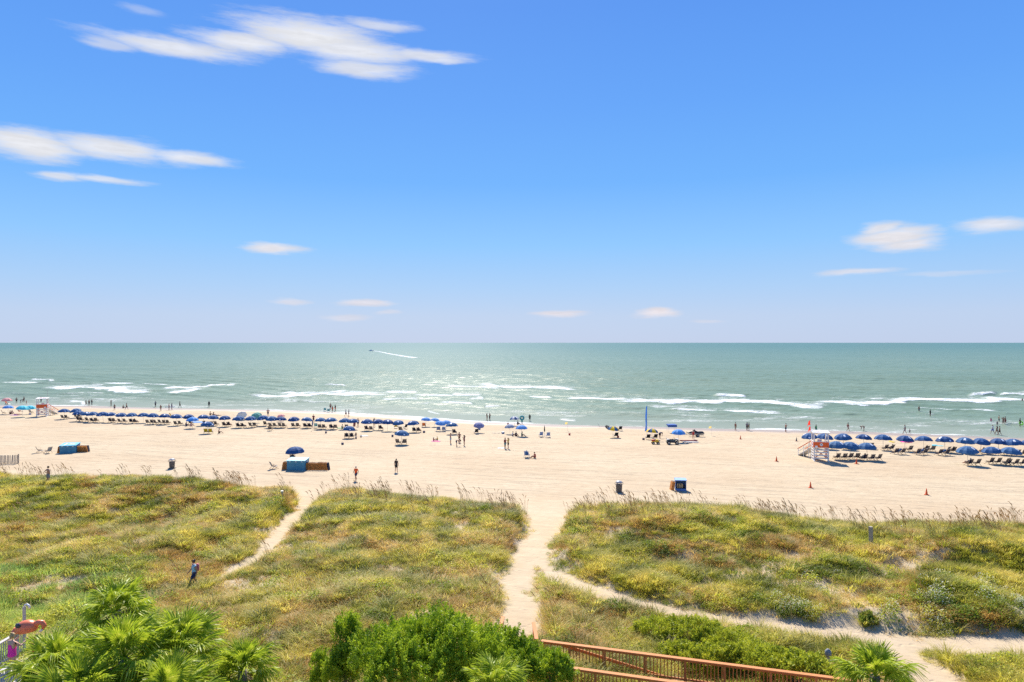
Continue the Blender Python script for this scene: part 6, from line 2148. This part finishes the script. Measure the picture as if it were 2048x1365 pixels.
PP = [  # px, py(feet), heading, pose, skin, hair, wear, scale, label
    (33, 807, 120, 'stand', 3, ('short', 0), (('trunks', 'black'),), 1, 'man in black trunks standing with a family by the distant stand'),
    (42, 807, 60, 'bend', 3, ('long', 0), (('swimsuit', 'navy'),), 1, 'woman in a navy swimsuit bending among a family by the distant stand'),
    (48, 805, 200, 'stand', 3, ('short', 0), (('trunks', 'maroon'),), 1, 'tall man in maroon trunks in the family by the distant stand'),
    (52.5, 809, 90, 'armsup', 2, ('long', 0), (('swimsuit', 'red'),), .62, 'small child in red beside the family by the distant stand'),
    (82, 806, 10, 'stand', 5, ('short', 0), (('trunks', 'black'),), 1, 'dark figure standing at the water behind the distant stand'),
    (172, 813, 100, 'walk', 3, ('long', 0), (('swimsuit', 'black'),), .95, 'woman in black walking first of three along the wet sand'),
    (178, 812, 100, 'stand', 3, ('short', 0), (('trunks', 'navy'),), 1, 'man in navy trunks in the middle of three on the wet sand'),
    (183.5, 811, 100, 'stand', 5, ('short', 0), (('trunks', 'grey'),), 1, 'man in grey trunks, last of three on the wet sand'),
    (222, 813, 90, 'armsup', 3, ('short', 0), (('trunks', 'khaki'),), 1, 'person with raised arms standing at the wet sand edge'),
    (229, 821, 160, 'stand', 3, ('short', 0), (('trunks', 'navy'),), .9, 'slim boy in navy standing above the wet sand'),
    (246, 817, 90, 'sit', 3, ('short', 0), (('trunks', 'black'),), 1, 'person sitting low on the wet sand beside a standing man'),
    (253, 820, 80, 'walk', 3, ('short', 0), (('trunks', 'black'),), 1, 'man in black trunks stepping past a person sitting on wet sand'),
    (311, 815, 200, 'stand', 5, ('short', 0), (('trunks', 'black'), ('shirt', 'grey')), 1, 'person in a grey shirt standing in the wash'),
    (321.5, 823, 180, 'stand', 3, ('long', 0), (('brief', 'black'), ('bikini_top', 'black')), .95, 'woman in a black bikini standing behind the umbrella row'),
    (338, 821, 90, 'stand', 4, ('short', 1), (('trunks', 'khaki'),), 1, 'person carrying the front of the purple board'),
    (343.5, 820, 90, 'stand', 3, ('short', 0), (('trunks', 'black'), ('shirt', 'grey')), 1, 'person in grey walking behind the purple board'),
    (359.5, 816, 90, 'walk', 5, ('short', 0), (('trunks', 'black'),), 1, 'dark figure striding along the wet sand past the board'),
    (418, 815, 0, 'stand', 5, ('short', 0), (('trunks', 'black'), ('shirt', 'black')), 1, 'lone figure in black standing in the shallow wash'),
    (420, 831, 90, 'sit', 3, ('short', 0), (('trunks', 'black'),), 1, 'person sitting upright at the left of a group on the sand'),
    (427, 832, 60, 'sit', 3, ('long', 0), (('swimsuit', 'navy'),), .95, 'woman in navy sitting in a group on the sand'),
    (434, 832, 80, 'lie', 2, ('short', 0), (('trunks', 'navy'),), 1, 'person lying on the sand beside a sitting group'),
    (536, 833, 330, 'hips', 2, ('short', 1), (('trunks', 'navy'),), 1.02, 'shirtless man with hands on hips behind the umbrella row'),
    (661, 820, 160, 'stand', 2, ('short', 1), (('trunks', 'maroon'),), 1, 'man in maroon trunks beside the teal chairs at the water'),
    (665, 825, 200, 'stand', 2, ('long', 1), (('swimsuit', 'orange'),), .93, 'woman in an orange swimsuit facing the teal chairs'),
    (670.5, 823, 220, 'stand', 3, ('short', 0), (('trunks', 'orange'), ('shirt', 'black')), .98, 'person in a black top and orange shorts at the water'),
    (691.5, 834, 90, 'walk', 1, ('short', 0), (('trunks', 'black'), ('shirt', 'white')), 1, 'man in a white shirt walking along the wet sand'),
    (697.5, 834, 90, 'stand', 3, ('short', 0), (('trunks', 'black'), ('shirt', 'grey')), .98, 'person in grey walking beside a man in white'),
    (716, 854, 190, 'stand', 2, ('short', 0), (('trunks', 'navy'),), 1, 'shirtless man in navy trunks standing amid the umbrella row'),
    (748.5, 854, 180, 'stand', 3, ('short', 0), (('trunks', 'navy'), ('shirt', 'navy')), 1.02, 'man in navy standing in the gap of the umbrella row'),
    (627, 846, 180, 'phone', 2, ('short', 0), (('trunks', 'black'), ('shirt', 'maroon')), 1, 'person in maroon standing behind the umbrella row'),
    (901, 888, 100, 'stand', 1, ('short', 1), (('trunks', 'ltblue'),), 1, 'shirtless man in pale blue trunks in a group of four on the sand'),
    (914, 893, 90, 'bend', 2, ('long', 1), (('trunks', 'navy'),), 1, 'person bending over in a group of four on the sand'),
    (918.5, 886, 150, 'hips', 2, ('long', 0), (('brief', 'black'), ('bikini_top', 'maroon')), 1, 'woman in a dark bikini at the back of a group of four'),
    (928.5, 892, 250, 'phone', 2, ('long', 0), (('dress', 'maroon'),), .98, 'woman in a maroon wrap on the right of a group of four'),
    (867, 882, 60, 'sit', 2, ('long', 0), (('swimsuit', 'maroon'),), .62, 'small child in maroon digging in the sand'),
    (875, 881, 280, 'sit', 1, ('short', 0), (('trunks', 'navy'), ('shirt', 'yellow')), .68, 'small child in a yellow shirt sitting on the sand'),
    (974, 842, 60, 'stand', 2, ('long', 1), (('brief', 'maroon'), ('bikini_top', 'maroon')), .96, 'woman in a maroon bikini standing by a man at the wash'),
    (979.5, 842, 300, 'hips', 3, ('short', 0), (('trunks', 'black'),), 1.02, 'man in black trunks standing with a woman at the wash'),
    (1059.5, 843.5, 10, 'stand', 5, ('short', 0), (('trunks', 'black'), ('shirt', 'black')), .96, 'lone person in black standing at the foam line'),
    (1010, 898, 120, 'stand', 3, ('short', 0), (('trunks', 'teal'), ('shirt', 'maroon')), .98, 'person in maroon and teal carrying beach gear'),
    (1016.5, 898, 250, 'phone', 4, ('long', 3), (('trunks', 'black'), ('shirt', 'yellow')), .98, 'woman in a yellow shirt facing a person with beach gear'),
    (1070, 917, 250, 'sit', 2, ('short', 1), (('trunks', 'maroon'), ('shirt', 'red')), .95, 'person in red sitting on the open sand'),
    (1025, 873, 100, 'sit', 2, ('short', 0), (('trunks', 'navy'), ('shirt', 'white')), .95, 'person in white sitting under the mid blue umbrella'),
    (1031.5, 873, 140, 'sit', 3, ('short', 0), (('trunks', 'navy'), ('shirt', 'navy')), .95, 'person in navy sitting on the sand looking down'),
    (1043.5, 873.5, 100, 'sit', 3, ('short', 0), (('trunks', 'grey'), ('shirt', 'green')), .95, 'person in a green shirt sitting on the sand'),
    (1016, 856, 180, 'stand', 2, ('long', 1), (('swimsuit', 'red'),), .68, 'child in red standing beside the pale umbrella'),
    (1035, 850, 60, 'sit', 3, ('short', 0), (('trunks', 'black'), ('shirt', 'grey')), 1, 'person in grey sitting by the striped umbrella'),
    (1320, 877, 60, 'bend', 3, ('short', 0), (('trunks', 'black'), ('shirt', 'navy')), 1, 'man in navy stooping under the sky blue umbrella'),
    (1386.5, 879, 200, 'stand', 4, ('long', 3), (('swimsuit', 'red'),), .97, 'woman in a red swimsuit standing by the jet ski trailer'),
    (1471, 862, 60, 'stand', 2, ('short', 0), (('trunks', 'khaki'),), .96, 'person in khaki standing alone at the water'),
    (1494, 862, 60, 'stand', 3, ('short', 0), (('trunks', 'black'), ('shirt', 'grey')), 1, 'man in grey standing close to another person at the water'),
    (1498, 862, 300, 'stand', 3, ('short', 0), (('trunks', 'black'), ('shirt', 'black')), .95, 'person in black standing close to a man in grey'),
    (1571.5, 865, 80, 'phone', 2, ('short', 0), (('trunks', 'navy'),), 1, 'shirtless man in navy trunks with bent arms at the water'),
    (1632, 868, 150, 'stand', 3, ('short', 0), (('trunks', 'teal'), ('shirt', 'green')), 1, 'person in green standing beyond the flag topped stand'),
    (1696, 863.5, 90, 'walk', 2, ('hat', 0), (('swimsuit', 'maroon'),), 1, 'person in a dark wide hat walking the wet sand'),
    (1727, 862.5, 290, 'bend', 3, ('short', 0), (('trunks', 'maroon'),), 1, 'person bending down with arms reaching at the wet sand'),
    (1810, 869, 300, 'walk', 1, ('hat', 4), (('trunks', 'grey'), ('shirt', 'grey')), 1.04, 'man in a sun hat and grey shirt striding by the water'),
    (1819.5, 869, 280, 'walk', 1, ('short', 1), (('trunks', 'navy'), ('shirt', 'grey')), .62, 'small child walking behind the man in the sun hat'),
    (712, 962, 200, 'walk', 2, ('short', 4), (('trunks', 'navy'), ('shirt', 'orange')), .98, 'person in a bright orange shirt walking on the open sand'),
    (792.5, 945, 5, 'stand', 1, ('long', 1), (('tank', 'black'), ('trunks', 'black')), .98, 'woman in black top and shorts walking towards the sea'),
    (12, 809, 120, 'sit', 3, ('short', 0), (('trunks', 'maroon'),), .95, 'person sitting in the shade of the faded pink umbrella'),
    (20, 829, 100, 'sit', 3, ('short', 0), (('trunks', 'black'),), .95, 'person in black sitting under the light blue umbrella by the stand'),
    (35, 830, 80, 'lie', 3, ('long', 0), (('swimsuit', 'red'),), .95, 'sunbather in red lying by the turquoise umbrellas'),
    (24, 828, 120, 'sit', 2, ('long', 0), (('swimsuit', 'purple'),), .95, 'woman in purple sitting by the turquoise umbrellas'),
    (38, 826, 60, 'recline', 3, ('short', 0), (('trunks', 'orange'),), .9, 'person in orange trunks under the large turquoise umbrella'),
    (684, 858, 90, 'sit', 4, ('short', 0), (('trunks', 'green'), ('shirt', 'teal')), .95, 'person in a teal shirt sitting in the crowded part of the row'),
    (709, 853, 180, 'sit', 2, ('long', 1), (('dress', 'red'),), 1, 'person in red sitting in the crowded part of the row'),
    (372, 853, 40, 'sit', 3, ('short', 0), (('trunks', 'navy'), ('shirt', 'navy')), .95, 'person in navy sitting under the bright blue panelled umbrella'),
    (382, 853, 100, 'sit', 4, ('long', 1), (('swimsuit', 'purple'),), .95, 'woman in purple sitting under the bright blue panelled umbrella'),
]
for (px, py, hd, pn, sk, hr, wr, h_, lb) in PP:
    person(at(px, py), hd, pn, sk, hr, wr, lb, None, h_ * 1.02, 0.0, 'khaki' if hr[0] == 'hat' and sk == 1 else ('black' if hr[0] == 'hat' else None))
for (px, py, hd, pn, sk, hr, wr, h_, lb, dep) in (
        (1838, 824, 170, 'stand', 2, ('short', 1), (('trunks', 'grey'),), 1, 'bather wading ankle deep left of a man in black', .25), (1860.5, 832, 150, 'stand', 3, ('short', 0), (('trunks', 'black'), ('shirt', 'black')), 1, 'man in black wading in the shallows', .2),
        (1982, 846, 60, 'stand', 2, ('long', 1), (('swimsuit', 'pink'),), .72, 'child in pink standing in the shallows', .12), (1998, 846, 120, 'hips', 2, ('short', 1), (('trunks', 'black'),), 1.02, 'man with arms out wading in the shallows group', .15),
        (1994.5, 852, 60, 'stand', 2, ('long', 1), (('swimsuit', 'navy'),), .62, 'small child at the knees of the wading group', .1), (2006.5, 849, 200, 'armsup', 2, ('long', 1), (('brief', 'maroon'), ('bikini_top', 'maroon')), .98, 'woman with raised arms wading in the shallows group', .15),
        (2010.5, 848, 160, 'stand', 2, ('short', 0), (('trunks', 'maroon'),), 1, 'man in maroon trunks wading beside a woman', .15), (2040, 852, 150, 'stand', 3, ('short', 0), (('trunks', 'black'), ('shirt', 'black')), 1, 'adult wading with a lime green swim ring', .15),
        (1985.5, 868, 340, 'walk', 1, ('short', 1), (('trunks', 'blue'), ('shirt', 'white')), 1, 'man in a white shirt walking in the thin wash', .02), (1994, 870, 330, 'walk', 2, ('long', 0), (('swimsuit', 'black'),), .97, 'woman in black walking in the thin wash', .02),
        (1999.5, 871, 320, 'walk', 2, ('short', 0), (('trunks', 'black'),), 1, 'man in black trunks walking beside a woman in black', .02), (2045, 802, 200, 'stand', 3, ('short', 0), (('trunks', 'black'),), 1, 'swimmer chest deep just inside the breaking wave', .95)):
    person(wade(px, py, dep), hd, pn, sk, hr, wr, lb, None, h_ * 1.02)
# swim ring of the wading adult
def torus(R_, r_, nR=20, nr=8):
    b_ = MB()
    vs_ = [((R_ + r_ * math.cos(2 * math.pi * j / nr)) * math.cos(2 * math.pi * i / nR), (R_ + r_ * math.cos(2 * math.pi * j / nr)) * math.sin(2 * math.pi * i / nR), r_ * math.sin(2 * math.pi * j / nr)) for i in range(nR) for j in range(nr)]
    fs = [(i * nr + j, ((i + 1) % nR) * nr + j, ((i + 1) % nR) * nr + (j + 1) % nr, i * nr + (j + 1) % nr) for i in range(nR) for j in range(nr)]
    return b_.add(vs_, fs)


o = link('swim_ring', torus(.36, .13).mesh('swim_ring', CLO['lime'], True), None, wade(2042.5, 852, -.55), (R(70), .2, 0))
tag(o, 'lime green swim ring held in the shallows', 'swim ring')
o = link('swim_ring', torus(.38, .16).mesh('swim_ring', CLO['teal'], True), None, at(1044, 852) + Vector((0, 0, 1.65)), (R(80), .1, 0))
tag(o, 'turquoise swim ring held above the mid blue umbrella', 'swim ring')
person(at(1044, 850), 180, 'armsup', 3, ('short', 0), (('trunks', 'teal'),), 'person holding up a turquoise swim ring', None, .95)
# two seated figures in chairs on the open sand
q = at(1054, 915)
chair(q, 15, 'blue', 'blue chair on the open sand occupied by a person in dark clothes')
person(q, 15, 'recline', 3, ('short', 4), (('trunks', 'navy'), ('shirt', 'maroon')), 'person in dark clothes sitting in a blue chair on open sand', None, .98)
# towels, bags and coolers
for (px, py, c, w, l, rot, lb) in ((395, 845, m_ltblue, 2.2, 3.0, .4, 'large pale blue sheet spread behind the front yellow chairs'), (728, 872, m_whitec, 1.0, 1.8, .6, 'white towel lying on open sand in front of the row'), (30, 831, CLO['purple'], 1.2, 2.4, 1.2, 'purple beach blanket by the turquoise umbrellas'),
                                   (1875, 892, m_turq, .9, 1.6, .9, 'turquoise towel hanging off a back row chair'), (1812, 884, CLO['pink'], 1.0, 1.8, 1.2, 'pink towel behind the back umbrella row'), (1003, 897, m_whitec, .8, 1.3, 1.4, 'pale towel dropped beside the couple with beach gear'),
                                   (872, 883, CLO['pink'], .9, 1.4, 1.3, 'pinkish towel under two small children'), (992, 867, m_dkgrey, .5, 1.6, 1.45, 'dark flat board bag lying on the sand'), (1783, 884, m_yell, .7, 1.2, .3, 'yellow towel draped at the back row'), (680, 857, CLO['green'], 1.0, 1.4, .5, 'bright green towel in the crowded part of the row')):
    towel(px, py, c, w, l, rot, lb)
cooler(at(958, 860), .3, 'blue cooler with white lid behind the purple umbrella')
cooler(at(1006, 868), 1.0, 'blue cooler with white lid beside the seated group')
for i, (px, py, c) in enumerate(((848, 866, None), (652, 867, None), (712, 878, None), (60, 830, CLO['blue']), (785, 874, None), (722, 875, CLO['grey']), (685, 890, None))):
    bag(at(px, py), i, c, ('dark bag left on the sand in front of the row', 'small dark bag alone on the sand before the row', 'dark bag beside the crouching child', 'blue beach bag by the turquoise umbrellas', 'small dark bag near the lone umbrella', 'grey bag at the corner of a white towel', 'dark little bag on the empty sand above the dunes')[i])
# backpackers' chairs by the turquoise umbrellas
chair(at(63, 828), 90, 'navy', 'navy chair between the turquoise umbrellas and the distant stand')
chair(at(8, 829), 60, 'navy', 'navy chair under the light blue umbrella by the distant stand')
chair(at(15, 810), 90, 'orange', 'reddish lounge chair under the faded pink umbrella')
chair(at(344, 835), 40, 'yellow', 'yellow chair behind the long navy row')

# ------------------------------------------------------------------ people among the dunes
x, y = on_path(388, 1177)
pw = person((x, y, float(ground(x, y))), 232, 'walk', 1, ('bun', 1), (('trunks', 'navy'), ('tank', 'ltblue')), 'woman in a pale blue top walking the narrow dune path with a backpack', None, 1.0)
bp = MB().loft([[Vector((a * math.cos(t * math.pi / 4), b_ * math.sin(t * math.pi / 4), z_)) for t in range(8)] for a, b_, z_ in ((.12, .07, 0), (.17, .11, .08), (.17, .11, .34), (.10, .06, .44))])
fx = Matrix.Rotation(-R(232), 3, 'Z')
thing('backpack', [('pack', bp.mesh('pack', cloth('pack_red', (.55, .16, .16), .05), True)), ('strap', MB().tube([(-.1, .08, .40), (-.12, .27, .46), (-.12, .30, .25), (-.1, .10, .05)], .018, 5).mesh('strap', CLO['white'])), ('strap', MB().tube([(.1, .08, .40), (.12, .27, .46), (.12, .30, .25), (.1, .10, .05)], .018, 5).mesh('strap', CLO['white']))],
      Vector(pw.location) + fx @ Vector((0, -.20, 1.02)), -R(232), 1, 'reddish backpack with white straps on the woman on the dune path', 'backpack')
person(at(96, 968), 20, 'hips', 0, ('short', 1), (('trunks', 'grey'),), 'shirtless man in grey shorts standing beyond the dune crest', None, 1.0)
# pair on the grey boardwalk with the inflatable flamingo
DZ = 3.1
person((-20.05, 27.35, DZ), 15, 'carry', 4, ('bun', 3), (('swimsuit', 'pink'),), 'fair haired woman in a bright pink swimsuit on the grey boardwalk', None, 1.0)
person((-20.75, 26.6, DZ), 20, 'stand', 4, ('short', 3), (('trunks', 'teal'), ('shirt', 'teal')), 'person in teal at the edge of the grey boardwalk', None, .92)
person((-19.75, 28.3, DZ), 10, 'carry', 1, ('short', 1), (('trunks', 'orange'),), 'child in orange walking ahead of the woman in pink', None, .74)
m_flam = mat('flamingo_vinyl', (.80, .20, .085), .35, .08, 3, 0, 0, .5)
rings = []
for i in range(1, 10):
    t = math.pi * i / 10
    rings.append([Vector((.30 * math.sin(t) ** .8 * math.cos(k * math.pi / 6), -.46 * math.cos(t), .30 * math.sin(t) ** .8 * math.sin(k * math.pi / 6) + .10 * math.sin(t))) for k in range(12)])
b_ = MB().loft(rings)
neck = MB().tube([(0, .34, .10), (0, .52, .20), (0, .68, .16), (0, .74, .0), (0, .66, -.12)], [.15, .12, .11, .10, .07], 10)
beak = MB().tube([(0, .66, -.12), (0, .56, -.20), (0, .47, -.20)], [.065, .05, .015], 8)
tail = MB().tube([(0, -.38, .05), (0, -.52, -.05), (0, -.58, -.22)], [.16, .13, .04], 8)
wing = MB().loft([[Vector((.26 + .03 * s2, -.16 + a * s2, .30 + c_ * s2)) for a, c_ in ((-.13, 0), (-.06, .12), (.08, .11), (.13, 0), (.04, -.12), (-.07, -.10))] for s2 in (1.0, .2)])
fl = thing('inflatable_flamingo', [('body', b_.mesh('body', m_flam, True)), ('neck', neck.mesh('neck', m_flam, True)), ('beak', beak.mesh('beak', m_white, True)), ('tail', tail.mesh('tail', m_flam, True)), ('wing', wing.mesh('wing', mat('wing_print', (.10, .11, .14), .4), True))],
           (-20.45, 28.75, 4.42), 0, .95, 'orange pink inflatable flamingo carried on the grey boardwalk', 'pool float', rot=(R(8), 0, R(-82)))
